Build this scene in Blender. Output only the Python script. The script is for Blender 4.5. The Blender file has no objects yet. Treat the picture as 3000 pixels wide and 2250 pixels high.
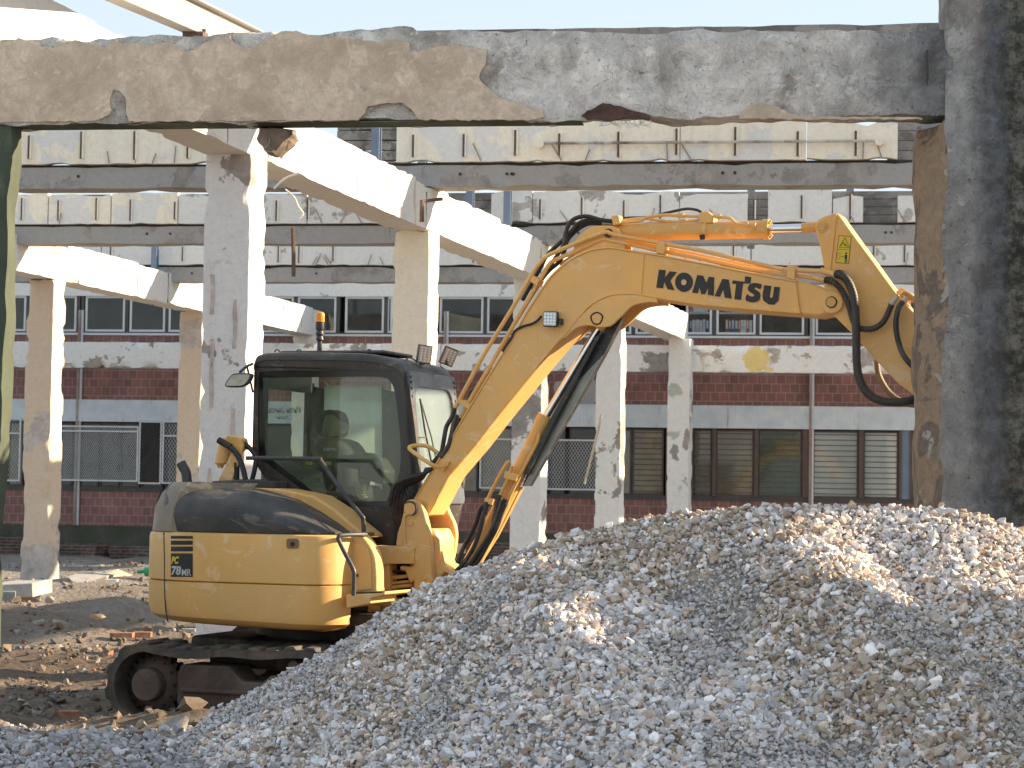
import bpy, bmesh, math, random
import numpy as np
from mathutils import Vector, Matrix, noise
from mathutils.geometry import tessellate_polygon
random.seed(7); RNG = np.random.default_rng(7)
R = math.radians
SC = bpy.context.scene
COL = SC.collection

# ------------------------------------------------------------------ camera
FPX = 6300.0; CAMH = 1.72
PITCH = math.atan(311/FPX); ROLL = 0.015
_f = Vector((0, math.cos(PITCH), math.sin(PITCH))); _u0 = Vector((0, -math.sin(PITCH), math.cos(PITCH))); _r0 = Vector((1, 0, 0))
_r = (_r0*math.cos(ROLL)+_u0*math.sin(ROLL)); _u = (_u0*math.cos(ROLL)-_r0*math.sin(ROLL))
CAM = Vector((0, 0, CAMH))
cd = bpy.data.cameras.new('camera'); cam = bpy.data.objects.new('camera', cd); COL.objects.link(cam)
cam.matrix_world = Matrix(((_r.x, _u.x, -_f.x, 0), (_r.y, _u.y, -_f.y, 0), (_r.z, _u.z, -_f.z, CAMH), (0, 0, 0, 1)))
cd.sensor_width = 36; cd.lens = 36*FPX/3000; cd.clip_end = 3000; cd.clip_start = 0.1
cd.dof.use_dof = True; cd.dof.focus_distance = 15.0; cd.dof.aperture_fstop = 7
SC.camera = cam

# ------------------------------------------------------------------ light
SUN_EL, SUN_AZ = R(21), R(13)          # azimuth measured from +X towards +Y
sv = Vector((math.cos(SUN_EL)*math.cos(SUN_AZ), math.cos(SUN_EL)*math.sin(SUN_AZ), math.sin(SUN_EL)))
w = bpy.data.worlds.new("World"); SC.world = w; w.use_nodes = True
nt = w.node_tree; bg = nt.nodes['Background']
sky = nt.nodes.new('ShaderNodeTexSky'); sky.sky_type = 'NISHITA'; sky.sun_disc = False
sky.sun_elevation = SUN_EL; sky.sun_rotation = R(90)-SUN_AZ; sky.air_density = 1.0; sky.dust_density = 0.3; sky.ozone_density = 3.5
gm_ = nt.nodes.new('ShaderNodeGamma'); gm_.inputs[1].default_value = .2      # evens out the very bright low horizon of that sky
hs = nt.nodes.new('ShaderNodeHueSaturation'); hs.inputs['Saturation'].default_value = 1.4
nt.links.new(sky.outputs[0], gm_.inputs[0]); nt.links.new(gm_.outputs[0], hs.inputs['Color']); nt.links.new(hs.outputs[0], bg.inputs[0])
bg.inputs[1].default_value = 0.15
ld = bpy.data.lights.new('sun', 'SUN'); ld.energy = 2.6; ld.angle = R(0.6); ld.color = (1.0, 0.80, 0.56)
sun = bpy.data.objects.new('sun', ld); COL.objects.link(sun)
sun.rotation_euler = (-sv).to_track_quat('-Z', 'Y').to_euler()
SC.view_settings.view_transform = 'Standard'; SC.view_settings.look = 'None'; SC.view_settings.gamma = 1
SC.view_settings.exposure = 2.36

# ------------------------------------------------------------------ picking points along camera rays
def ray(px, py): return (_f + _r*((px-1500)/FPX) + _u*((1125-py)/FPX))
def P(px, py, Y):
    d = ray(px, py); return CAM + d*(Y/d.y)
def onpl(px, py, p0, n):
    d = ray(px, py); t = (Vector(p0)-CAM).dot(n)/d.dot(n); return CAM + d*t

# ------------------------------------------------------------------ mesh helpers
class MB:
    def __init__(s): s.v = []; s.f = []; s.m = []
    def add(s, vs, fs, m=0):
        b = len(s.v); s.v += [tuple(v) for v in vs]; s.f += [tuple(b+i for i in f) for f in fs]; s.m += [m]*len(fs); return s
    def box(s, c, d, M=None, m=0):
        x, y, z = d[0]/2, d[1]/2, d[2]/2; c = Vector(c)
        vs = [Vector((a, b, e)) for a in (-x, x) for b in (-y, y) for e in (-z, z)]
        if M is not None: vs = [M @ v for v in vs]
        return s.add([v+c for v in vs], [(0, 1, 3, 2), (4, 6, 7, 5), (0, 4, 5, 1), (2, 3, 7, 6), (0, 2, 6, 4), (1, 5, 7, 3)], m)
    def obox(s, o, a, b, c, m=0):       # origin corner + three edge vectors
        o, a, b, c = map(Vector, (o, a, b, c))
        vs = [o, o+a, o+a+b, o+b, o+c, o+a+c, o+a+b+c, o+b+c]
        return s.add(vs, [(0, 3, 2, 1), (4, 5, 6, 7), (0, 1, 5, 4), (1, 2, 6, 5), (2, 3, 7, 6), (3, 0, 4, 7)], m)
    def prism(s, pts3, ext, holes=(), m=0, mside=None):
        ext = Vector(ext); loops = [[Vector(p) for p in pts3]]+[[Vector(p) for p in h] for h in holes]
        flat = [p for l in loops for p in l]; n = len(flat)
        if len(loops) == 1: tr = [tuple(range(n))]
        else: tr = [tuple(t) for t in tessellate_polygon(loops)]
        fs = list(tr)+[tuple(reversed([i+n for i in t])) for t in tr]
        s.add(flat+[p+ext for p in flat], fs, m)
        b = len(s.v)-2*n; k = 0
        for l in loops:
            q = len(l)
            for i in range(q):
                j = (i+1) % q
                s.f.append((b+k+i, b+k+i+n, b+k+j+n, b+k+j)); s.m.append(m if mside is None else mside)
            k += q
        return s
    def tube(s, path, r, n=10, m=0, cap=True, closed=False):
        path = [Vector(p) for p in path]; L = len(path)
        rs = r if isinstance(r, (list, tuple)) else [r]*L
        t0 = (path[1]-path[0]).normalized(); up = Vector((0, 0, 1)) if abs(t0.z) < .9 else Vector((1, 0, 0))
        nx = t0.cross(up).normalized(); vs = []; 
        for i, p in enumerate(path):
            a = path[max(0, i-1)]; b = path[min(L-1, i+1)]
            if closed: a = path[(i-1) % L]; b = path[(i+1) % L]
            t = (b-a).normalized(); nx = (nx-t*nx.dot(t)).normalized(); ny = t.cross(nx)
            for k in range(n):
                an = 2*math.pi*k/n; vs.append(p+(nx*math.cos(an)+ny*math.sin(an))*rs[i])
        fs = []
        for i in range(L if closed else L-1):
            for k in range(n):
                k2 = (k+1) % n; i2 = (i+1) % L
                fs.append((i*n+k, i*n+k2, i2*n+k2, i2*n+k))
        if cap and not closed: fs += [tuple(reversed(range(n))), tuple((L-1)*n+k for k in range(n))]
        return s.add(vs, fs, m)
    def cyl(s, a, b, r, n=20, m=0, r2=None): return s.tube([a, b], [r, r if r2 is None else r2], n, m)
    def loft(s, rings, m=0, cap=True, closed=True):
        n = len(rings[0]); vs = [p for r_ in rings for p in r_]; fs = []
        for i in range(len(rings)-1):
            for k in range(n if closed else n-1):
                k2 = (k+1) % n; fs.append((i*n+k, i*n+k2, (i+1)*n+k2, (i+1)*n+k))
        if cap: fs += [tuple(reversed(range(n))), tuple((len(rings)-1)*n+k for k in range(n))]
        return s.add(vs, fs, m)
    def build(s, name, mats, parent=None, base=None, smooth=35, bevel=0, recalc=True, seg=2):
        me = bpy.data.meshes.new(name)
        vs = s.v
        if base is not None: vs = [(v[0]-base[0], v[1]-base[1], v[2]-base[2]) for v in vs]
        me.from_pydata([tuple(v) for v in vs], [], s.f)
        mats = mats if isinstance(mats, (list, tuple)) else [mats]
        for mt in mats: me.materials.append(mt)
        if len(mats) > 1: me.polygons.foreach_set('material_index', s.m)
        if recalc:
            bm = bmesh.new(); bm.from_mesh(me); bmesh.ops.recalc_face_normals(bm, faces=bm.faces); bm.to_mesh(me); bm.free()
        if smooth:
            me.polygons.foreach_set('use_smooth', [True]*len(me.polygons)); me.set_sharp_from_angle(angle=R(smooth))
        me.update(); o = bpy.data.objects.new(name, me); COL.objects.link(o)
        if base is not None: o.location = base
        if parent is not None: o.parent = parent
        if bevel:
            b = o.modifiers.new('bevel', 'BEVEL'); b.width = bevel; b.segments = seg; b.limit_method = 'ANGLE'; b.angle_limit = R(40)
            b.harden_normals = False
        return o
def tag(o, label=None, cat=None, group=None, kind=None):
    if label: o['label'] = label
    if cat: o['category'] = cat
    if group: o['group'] = group
    if kind: o['kind'] = kind
    return o
def empty(name, loc, rz=0):
    o = bpy.data.objects.new(name, None); COL.objects.link(o); o.location = loc; o.rotation_euler = (0, 0, rz); o.empty_display_size = .2; return o
def smoothpath(pts, n=6, closed=False):
    pts = [Vector(p) for p in pts]; out = []; L = len(pts)
    rng = range(L) if closed else range(L-1)
    for i in rng:
        if closed: p0, p1, p2, p3 = pts[(i-1) % L], pts[i], pts[(i+1) % L], pts[(i+2) % L]
        else: p0, p1, p2, p3 = pts[max(0, i-1)], pts[i], pts[i+1], pts[min(L-1, i+2)]
        for k in range(n):
            t = k/n
            out.append(.5*((2*p1)+(p2-p0)*t+(2*p0-5*p1+4*p2-p3)*t*t+(3*p1-p0-3*p2+p3)*t**3))
    if not closed: out.append(pts[-1])
    return out
def rrect(x0, z0, x1, z1, r, n=5):
    out = []
    for cx, cz, a in ((x1-r, z1-r, 0), (x0+r, z1-r, 90), (x0+r, z0+r, 180), (x1-r, z0+r, 270)):
        for k in range(n+1):
            t = R(a+90*k/n); out.append((cx+r*math.cos(t), cz+r*math.sin(t)))
    return out

# ------------------------------------------------------------------ materials
def newmat(name):
    m = bpy.data.materials.new(name); m.use_nodes = True
    return m, m.node_tree.nodes, m.node_tree.links, m.node_tree.nodes['Principled BSDF']
class NG:
    """tiny node builder"""
    def __init__(s, m): s.N = m.node_tree.nodes; s.L = m.node_tree.links; s.co = None
    def coord(s, kind='Object', scale=(1, 1, 1), rot=(0, 0, 0), loc=(0, 0, 0)):
        if kind == 'World':
            t = s.N.new('ShaderNodeNewGeometry'); o = t.outputs['Position']
        else:
            t = s.N.new('ShaderNodeTexCoord'); o = t.outputs[kind]
        mp = s.N.new('ShaderNodeMapping'); s.L.new(o, mp.inputs[0]); mp.inputs['Scale'].default_value = scale
        mp.inputs['Rotation'].default_value = rot; mp.inputs['Location'].default_value = loc
        return mp.outputs[0]
    def noise(s, co, scale, detail=6, rough=.6, dist=0, col=False):
        n = s.N.new('ShaderNodeTexNoise'); s.L.new(co, n.inputs['Vector']); n.inputs['Scale'].default_value = scale
        n.inputs['Detail'].default_value = detail; n.inputs['Roughness'].default_value = rough; n.inputs['Distortion'].default_value = dist
        return n.outputs['Color' if col else 'Fac']
    def vor(s, co, scale, feature='F1', out='Distance'):
        n = s.N.new('ShaderNodeTexVoronoi'); s.L.new(co, n.inputs['Vector']); n.inputs['Scale'].default_value = scale; n.feature = feature
        return n.outputs[out]
    def ramp(s, x, stops, interp='LINEAR'):
        n = s.N.new('ShaderNodeValToRGB'); s.L.new(x, n.inputs[0]); e = n.color_ramp.elements; n.color_ramp.interpolation = interp
        while len(e) < len(stops): e.new(0.5)
        for i, (p, c) in enumerate(stops):
            e[i].position = p; e[i].color = (*c, 1) if not isinstance(c, (int, float)) else (c, c, c, 1)
        return n.outputs[0]
    def mix(s, f, a, b, mode='MIX'):
        n = s.N.new('ShaderNodeMix'); n.data_type = 'RGBA'; n.blend_type = mode
        for i_, v in ((0, f), (6, a), (7, b)):
            sock = n.inputs[i_]
            if hasattr(v, 'is_linked'): s.L.new(v, sock)
            elif isinstance(v, (int, float)): sock.default_value = v if i_ == 0 else (v, v, v, 1)
            else: sock.default_value = (*v[:3], 1)
        return n.outputs[2]
    def math(s, op, a, b=0, c=None):
        n = s.N.new('ShaderNodeMath'); n.operation = op
        for i, v in enumerate((a, b) if c is None else (a, b, c)):
            if isinstance(v, (int, float)): n.inputs[i].default_value = v
            else: s.L.new(v, n.inputs[i])
        return n.outputs[0]
    def bump(s, h, strength=.5, dist=.02, nrm=None):
        n = s.N.new('ShaderNodeBump'); s.L.new(h, n.inputs['Height']); n.inputs['Strength'].default_value = strength; n.inputs['Distance'].default_value = dist
        if nrm is not None: s.L.new(nrm, n.inputs['Normal'])
        return n.outputs[0]
    def sep(s, co):
        n = s.N.new('ShaderNodeSeparateXYZ'); s.L.new(co, n.inputs[0]); return n.outputs

def simple(name, col, rough=.6, metal=0, var=.15, vscale=8, bump=0, spec=.5, dirt=None, dirtamt=.5, coat=0):
    m, N, L, b = newmat(name); g = NG(m); co = g.coord('Object')
    n = g.noise(co, vscale, 5, .6)
    c = g.ramp(n, [(.3, [x*(1-var) for x in col]), (.7, [min(1, x*(1+var)) for x in col])])
    if dirt:
        n2 = g.noise(co, vscale*.45, 8, .68, .4)
        c = g.mix(g.ramp(n2, [(.62-.35*dirtamt, 0), (.75-.2*dirtamt, 1)]), c, dirt)
    L.new(c, b.inputs['Base Color']); b.inputs['Roughness'].default_value = rough; b.inputs['Metallic'].default_value = metal
    b.inputs['Specular IOR Level'].default_value = spec
    if coat: b.inputs['Coat Weight'].default_value = coat; b.inputs['Coat Roughness'].default_value = .15
    if bump: L.new(g.bump(g.noise(co, vscale*4, 6, .65), bump, .01), b.inputs['Normal'])
    return m

def concrete(name, plaster=(.62, .55, .44), under=(.3, .28, .26), thr=.5, scale=1.1, white=(.78, .77, .74), wamt=.35, streak=.35, bumpd=.02, seed=0., soft=.012, brownish=None, low=None):
    """plaster coat flaked off over raw concrete, a second skim coat between"""
    m, N, L, b = newmat(name); g = NG(m)
    co = g.coord('World', loc=(seed*3.1, seed*1.7, seed*5.3))
    big = g.noise(co, scale, 7, .62, .25)
    if low:
        zz_ = g.sep(g.coord('World'))[2]; big = g.math('ADD', big, g.ramp(g.math('MULTIPLY', g.math('SUBTRACT', low, zz_), .5), [(0, 0), (1, .22)]))
    flake = g.ramp(big, [(thr, 0), (thr+soft, 1)])
    n2 = g.noise(g.coord('World', loc=(seed+9.3, 4.1, seed)), scale*1.7, 7, .62, .3)
    skim = g.ramp(n2, [(1-wamt-.22, 0), (1-wamt-.2, 1)])
    fine = g.noise(co, 14, 9, .72)
    pl = g.mix(.75, plaster, g.ramp(fine, [(.25, .82), (.75, 1.08)]), 'MULTIPLY')
    st = g.noise(g.coord('World', scale=(3.2, 3.2, .22), loc=(seed, 0, 0)), 2.4, 5, .6)
    pl = g.mix(g.math('MULTIPLY', g.ramp(st, [(.5, 0), (.75, 1)]), streak), pl, (.33, .27, .21))
    wh = g.mix(.8, white, g.ramp(fine, [(.3, .85), (.7, 1.05)]), 'MULTIPLY')
    un = g.mix(1, under, g.ramp(g.noise(co, 5, 9, .7, .4), [(.3, .7), (.7, 1.4)]), 'MULTIPLY')
    c = g.mix(skim, pl, wh); c = g.mix(flake, c, un)
    if brownish:
        c = g.mix(g.ramp(g.noise(co, scale*2.3, 6, .6, .5), [(.6, 0), (.64, .9)]), c, brownish)
    spk = g.noise(co, 38, 3, .5); c = g.mix(g.ramp(spk, [(.7, 0), (.76, .6)]), c, (.12, .1, .08))
    L.new(c, b.inputs['Base Color']); b.inputs['Roughness'].default_value = .88; b.inputs['Specular IOR Level'].default_value = .25
    h = g.math('ADD', g.math('MULTIPLY', flake, -.9), g.math('MULTIPLY', skim, -.35))
    n1 = g.bump(h, .7, bumpd*.6)
    n2 = g.bump(g.math('ADD', fine, g.math('MULTIPLY', g.math('MULTIPLY', g.noise(co, 22, 8, .75), flake), 1.2)), .6, bumpd, n1)
    L.new(n2, b.inputs['Normal'])
    return m
# ------------------------------------------------------------------ hall grid
G = Vector((math.sin(R(14.25)), math.cos(R(14.25)), 0)); F = Vector((math.cos(R(8)), -math.sin(R(8)), 0)); UP = Vector((0, 0, 1))
FN = Vector((-math.sin(R(8)), -math.cos(R(8)), 0))     # facing the camera
GN = Vector((math.cos(R(14.25)), -math.sin(R(14.25)), 0))
CW = 0.47                                              # column width
ZD = 51.03
def rough(mb, o, a, b, c, cell=.12, amp=.04, chip=.06, seed=0, m=0):
    o, a, b, c = map(Vector, (o, a, b, c)); L = (a.length, b.length, c.length)
    N_ = [max(1, min(160, int(round(l/cell)))) for l in L]
    def pt(u, v, w_):
        p = o+a*u+b*v+c*w_
        d = sorted(((min(u, 1-u)*L[0], 0), (min(v, 1-v)*L[1], 1), (min(w_, 1-w_)*L[2], 2)))
        k = math.exp(-(d[1][0]/.07)**2)
        q = p*3.1+Vector((seed, seed*2.3, 0))
        nz = noise.fractal(q, .9, 2.1, 4)
        k2 = math.exp(-(d[1][0]/.03)**2); ch = max(0, nz-.1)*chip*1.1*k2 + max(0, noise.noise(p*1.3+Vector((seed, 0, 4)))-.35)*chip*2.4*k
        for dd, ax in d[:2]:
            s_ = (u, v, w_)[ax]; e = (a, b, c)[ax].normalized()
            p += e*(ch if s_ < .5 else -ch)
        n3 = noise.noise_vector(p*7+Vector((0, seed, 0)))
        return p+n3*amp*.18
    for (A, B, fx) in ((0, 1, 2), (1, 2, 0), (0, 2, 1)):
        for val in (0, 1):
            nu, nv = N_[A], N_[B]; vs = []; fs = []
            for i in range(nu+1):
                for j in range(nv+1):
                    q = [0, 0, 0]; q[A] = i/nu; q[B] = j/nv; q[fx] = val; vs.append(pt(*q))
            for i in range(nu):
                for j in range(nv):
                    k = i*(nv+1)+j; f = (k, k+1, k+nv+2, k+nv+1)
                    flip = (val == 0) ^ ((A, B, fx) == (0, 2, 1))
                    fs.append(f if flip else tuple(reversed(f)))
            mb.add(vs, fs, m)
    return mb

M_creamA = concrete('cream_plaster', (.92, .85, .71), thr=.66, scale=.9, wamt=.26, streak=.2, seed=1)
M_creamB = concrete('peeling_cream_plaster', (.88, .82, .72), thr=.56, scale=1.0, wamt=.5, streak=.3, seed=2)
M_white = concrete('white_limewash', (.88, .86, .82), thr=.61, scale=1.3, wamt=.5, streak=.15, seed=3, under=(.42, .39, .36))
M_greycol = concrete('bare_column_concrete', (.74, .70, .69), thr=.57, scale=1.6, wamt=.42, streak=.2, seed=4, under=(.36, .32, .30), white=(.78, .76, .75), bumpd=.03)
M_girder = concrete('painted_girder', (.80, .77, .70), thr=.66, scale=.8, wamt=.3, streak=.1, seed=5)
M_grey = concrete('grey_beam_concrete', (.38, .37, .36), under=(.30, .285, .27), thr=.55, scale=1.3, white=(.38, .37, .36), wamt=.3, streak=.3, seed=6)
M_greyd = concrete('dark_grey_boarded_concrete', (.26, .25, .24), under=(.17, .16, .15), thr=.52, scale=1.8, white=(.33, .31, .29), wamt=.25, streak=.5, seed=7)
M_rust = simple('rusty_steel', (.12, .075, .055), .8, 0, .35, 20)
M_dark = simple('dark_gap', (.05, .045, .04), .9)
M_steelblue = simple('blue_grey_steel', (.17, .22, .30), .5, 0, .1, 2)

def column(px, py, Y, zt, zb=-.3, w_=CW, mats=M_greycol, seed=1, label='', side='right', group=None, taper=0, chip=.05, name='concrete_column'):
    """front face right corner seen at px,py"""
    c = P(px, py, Y); c.z = 0
    o = Vector((c.x, c.y, zb))-F*w_
    mb = MB(); rough(mb, o, F*w_, UP*(zt-zb), G*w_, .09, .03, chip, seed)
    ob = mb.build(name, mats, base=(o.x, o.y, 0), smooth=50)
    return tag(ob, label, 'column', group)

YA, YB, YC, YD, YE = (.423*ZD, .544*ZD, .665*ZD, .786*ZD, .907*ZD)
ZGB, ZGT = 5.07, 5.63
rowg = 'columns of the gutted hall'
corA = P(735, 480, YA)
def rowpt(base, Y):            # walk a row line to depth Y
    return base+G*((Y-base.y)/G.y)
def col3(p, zt, mats, seed, label, zb=-.3, w_=CW, chip=.05, name='concrete_column', group=rowg):
    o = Vector((p.x, p.y, zb))-F*w_
    mb = MB(); rough(mb, o, F*w_, UP*(zt-zb), G*w_, .09, .03, chip, seed)
    return tag(mb.build(name, mats, base=(o.x, o.y, 0), smooth=50), label, 'column', group)
pA = corA; pB, pC, pD, pE = (rowpt(corA, y) for y in (YB, YC, YD, YE))
M_colB = concrete('cream_column_paint', (.92, .82, .65), thr=.72, scale=.7, wamt=.15, streak=.06, seed=11)
M_colL = concrete('salmon_cream_column_paint', (.70, .56, .43), thr=.58, scale=.55, wamt=.12, streak=.06, seed=12, under=(.52, .46, .42), low=2.1)
col3(pA, ZGB+.01, M_greycol, 3, 'tall rough grey concrete column rising behind the cab mirror and the roof beacon', chip=.07)
def grooves(p, segs, ob):
    for ds, z0, z1 in segs:
        mb = MB(); n = 14; L_ = []; R_ = []
        for k in range(n+1):
            z = z0+(z1-z0)*k/n; wv = .018+.014*noise.noise(Vector((z*6, ds*9, 1))); o_ = .01*noise.noise(Vector((z*5, ds*7, 4)))
            base = Vector((p.x, p.y, z))-F*ds+FN*.012; L_.append(base+F*(o_-wv)); R_.append(base+F*(o_+wv))
        mb.prism(L_+R_[::-1], -FN*.02)
        b0_ = ob.location; mb.v = [(v[0]-b0_[0], v[1]-b0_[1], v[2]-b0_[2]) for v in mb.v]; mb.build('rusty_groove', M_groove, ob, smooth=0)
M_groove = simple('brown_exposed_groove', (.52, .44, .39), .9, 0, .35, 9, bump=.8)
cA = [o for o in COL.objects if o.name.startswith('concrete_column')][0]
grooves(pA, ((.37, 3.45, 3.85), (.36, 2.5, 3.2), (.36, 1.5, 1.9), (.13, 3.1, 3.6), (.13, 2.0, 2.5)), cA)
col3(pB, ZGB, M_colB, 5, 'smooth cream painted column standing right behind the cab roof lamps')
col3(pC, ZGB, M_creamB, 7, 'cream column mostly hidden behind the raised boom, seen beside its lower end')
col3(pD, ZGB, M_creamB, 9, 'peeling cream column seen through the gap under the boom, left of the green-patched one', chip=.06)
M_colE = concrete('sage_patched_plaster', (.70, .66, .60), thr=.6, scale=.8, wamt=.4, streak=.3, seed=13, brownish=(.42, .45, .38))
pE2 = P(2019, 1200, 46.6)
col3(pE2, ZGB, M_colE, 11, 'farthest peeling column with a sage green patch, standing just left of the barred windows', chip=.06)
# second row (left)
pL = P(156, 900, .715*ZD); pM = rowpt(pL, .840*ZD); pN = rowpt(pL, .965*ZD)
ZG2B, ZG2T = 5.2, 5.8
col3(pL, ZG2B, M_colL, 13, 'salmon cream column at the far left with its plaster gone near the foot', chip=.08)
col3(pM, ZG2B, M_colL, 15, 'slim salmon cream column between the left window grilles and the tall rough grey column', chip=.05)
col3(pN, ZG2B, M_creamA, 17, 'short looking cream column seen just left of the orange beacon', chip=.05)

# longitudinal girders ------------------------------------------------
def girder(p0, y0, y1, zb, zt, label, seed, mats, stubs=()):
    a = rowpt(p0, y0); b = rowpt(p0, y1)
    root = empty('roof_girder', (a.x, a.y, zb)); tag(root, label, 'girder', 'roof girders running away from the camera')
    edges = [y0]+list(stubs)+[y1]
    for i in range(len(edges)-1):
        s = rowpt(p0, edges[i]); e = rowpt(p0, edges[i+1]-.02)
        mb = MB(); o = Vector((s.x, s.y, zb))-F*CW-Vector((a.x, a.y, zb))
        ln = e-s; ln.z = 0
        rough(mb, o, F*CW, UP*(zt-zb+(.04 if i % 2 else 0)), ln, .11, .022, .045, seed+i)
        mb.build('girder_span', mats, root, smooth=50)
    L_ = (b-a).length; d = 4.6
    while d < L_-.3:
        q = a+G*d-Vector((a.x, a.y, 0)); q.z = 0; w2 = random.uniform(.006, .014); h0 = random.uniform(0, .12); h1 = (zt-zb)-random.uniform(0, .15)
        mb = MB(); mb.prism([q+UP*h0+GN*.004, q+UP*h0+G*w2+GN*.004, q+UP*h1+G*(w2*.6)+GN*.004+G*.02, q+UP*h1+GN*.004], -GN*.03); mb.v = [(v[0], v[1], v[2]) for v in mb.v]
        mb.build('joint_line', M_rust if random.random() < .5 else M_greyd, root, smooth=0); d += random.uniform(.9, 2.3)
    return root
girder(corA, 14.9, 47.3, ZGB, ZGT, 'pale painted girder running from above the front beam down behind the excavator boom', 21, M_girder, (YA+.5, YB-.6, YB+.5, YC-.1, YC+3))
girder(pL, 24, 50.2, ZG2B, ZG2T, 'lower left girder with joint lines, sloping in perspective from the left edge to the beacon', 31, M_girder, (pL.y+.5, pM.y-3, pM.y+.5, pN.y))
# row on the right, behind the big pillar and out of the picture
p0R = Vector((corA.x, corA.y, 0))+F*9.0
for i, y in enumerate((YA, YB, YC, YD)):
    q = rowpt(p0R, y); o = Vector((q.x, q.y, -.3))-F*CW
    tag(MB().obox(o, F*CW, G*CW, UP*5.35).build('concrete_column', M_creamA, base=(o.x, o.y, 0)),
        'cream column of the right hand row, hidden behind the large blackened pillar', 'column', 'columns of the right row')
o = rowpt(p0R, 17.5); o.z = ZGB
tag(MB().obox(o-F*CW, F*CW, G*29, UP*.56).build('roof_girder', M_girder, base=tuple(o)), 'girder of the right hand row, behind the large blackened pillar', 'girder')

# cross beams ------------------------------------------------------------
def fplane(p, Yoff=0): return Vector((p.x, p.y+Yoff, 0))
def fs(px, py, p0):                    # intersection with the F-UP plane through p0 -> (s along F, z)
    q = onpl(px, py, p0, FN); return (q-p0).dot(F), q.z
def fw(p0, s, z, out=0):
    return Vector((p0.x, p0.y, 0))+F*s+UP*z+FN*out
def crossbeam(p, label, left, right, panels, strips, seed, board=True, name='cross_beam'):
    """left/right: px limits of the grey beam; panels: list of (px0, px1, z-top shift, material)"""
    p0 = Vector((p.x, p.y, 0)); ym = 640
    s0 = fs(left, ym, p0)[0]; s1 = fs(right, ym, p0)[0]
    org = fw(p0, s0, ZGT)
    root = empty(name, org); tag(root, label, 'beam', 'cross beams carried on the girders')
    def B(nm, mb, mat, par=root, **k): 
        mb.v = [(v[0]-org.x, v[1]-org.y, v[2]-org.z) for v in mb.v]; return mb.build(nm, mat, par, **k)
    mb = MB(); rough(mb, fw(p0, s0, ZGT+.005, 0), F*(s1-s0), UP*.285, -FN*.42, .25, .015, .035, seed)
    B('grey_beam', mb, M_grey, smooth=50)
    mb = MB().obox(fw(p0, s0, ZGT+.29, -.06), F*(s1-s0), UP*.04, -FN*.3); B('shadow_joint', mb, M_dark)
    if board:
        mb = MB()
        for k in range(4): mb.obox(fw(p0, s0, ZGT+.335+.125*k, -.1+.008*(k % 2)), F*(s1-s0), UP*.118, -FN*.22)
        B('board_backing', mb, M_greyd)
    for i, (a, b, dz, mt) in enumerate(panels):
        sa = fs(a, ym, p0)[0]; sb = fs(b, ym, p0)[0]
        mb = MB()
        # ragged broken outline, traced as a polygon with thickness
        n = max(4, int((sb-sa)/.12)); top = []; 
        zt = ZGT+.335+.50+dz; zb = ZGT+.325
        for k in range(n+1):
            s = sa+(sb-sa)*k/n; nz = noise.fractal(Vector((s*1.7, seed+i*3, 1.)), .8, 2.2, 4)
            top.append(fw(p0, s, zt+min(0, nz*.11*(.2 if seed == 40 else 1)), .05))
        bot = [fw(p0, sb-(sb-sa)*k/n, zb+max(0, noise.fractal(Vector((k*.31, seed+i*7, 9.)), .9, 2, 3))*.05, .05) for k in range(n+1)]
        for k in range(n):
            q = [top[k], top[k+1], bot[n-k-1], bot[n-k]]
            mb.add(q+[v-FN*.14 for v in q], [(0, 1, 2, 3), (7, 6, 5, 4), (0, 4, 5, 1), (3, 2, 6, 7)]+([(0, 3, 7, 4)] if k == 0 else [])+([(1, 5, 6, 2)] if k == n-1 else []))
        B('cladding_panel', mb, mt, smooth=30)
    for px in strips:
        s = fs(px, ym, p0)[0]; mb = MB()
        z0 = ZGT+.36+random.uniform(0, .04); z1 = ZGT+.70+random.uniform(-.03, .06)
        mb.obox(fw(p0, s-.013, z0, .075), F*.026, UP*(z1-z0), -FN*.03)
        B('fixing_strip', mb, M_rust)
        mb = MB().obox(fw(p0, s+.016, z0, .078), F*.02, UP*(z1-z0), -FN*.03); B('strip_edge', mb, M_creamA)
        if random.random() < .8:
            mb = MB(); s2 = s+random.uniform(.25, .9)
            for k in range(random.choice((1, 2))):
                mb.tube([fw(p0, s2+k*.3, ZGT+.33, .07), fw(p0, s2+k*.3+random.uniform(-.14, .1), ZGT+.33+random.uniform(.12, .24), .08)], .009, 5)
            B('bent_rebar', mb, simple_rb)
    # round holes in grey beam
    mb = MB()
    for k in range(9):
        s = s0+(s1-s0)*random.random(); mb.cyl(fw(p0, s, ZGT+.17, .01), fw(p0, s, ZGT+.17, -.02), .02, 10)
    B('bolt_holes', mb, M_dark)
    return root, p0, B
simple_rb = simple('weathered_rebar', (.32, .27, .23), .8, 0, .2, 20)
cg = M_creamA; cw = M_creamB; lw = M_white
r0, q0, b0 = crossbeam(pA, 'nearest cross beam, its dark ragged top just showing over the front beam', 338, 2900, [(338, 1046, -.26, M_greyd), (1050, 2900, -.17, M_greyd)], [], 40, board=False)
r1, q1, b1 = crossbeam(pB, 'cross beam with cream panels and a long rusty pipe, directly below the front beam', -60, 2800,
    [(-60, 395, 0, cg), (397, 640, .01, cg), (1160, 1990, .01, cg), (1992, 2360, 0, cg), (2362, 2628, -.03, cg)],
    [84, 237, 393, 549, 1209, 1357, 1508, 1637, 1810, 1980, 2152, 2335, 2505], 50, board=False)
# backing boards right of the broken panel end only
mb = MB()
sa, sb = fs(2600, 640, q1)[0], fs(2900, 640, q1)[0]
for k in range(4): mb.obox(fw(q1, sa, ZGT+.335+.125*k, -.1), F*(sb-sa), UP*.118, -FN*.2)
b1('board_backing', mb, M_greyd)
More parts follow.
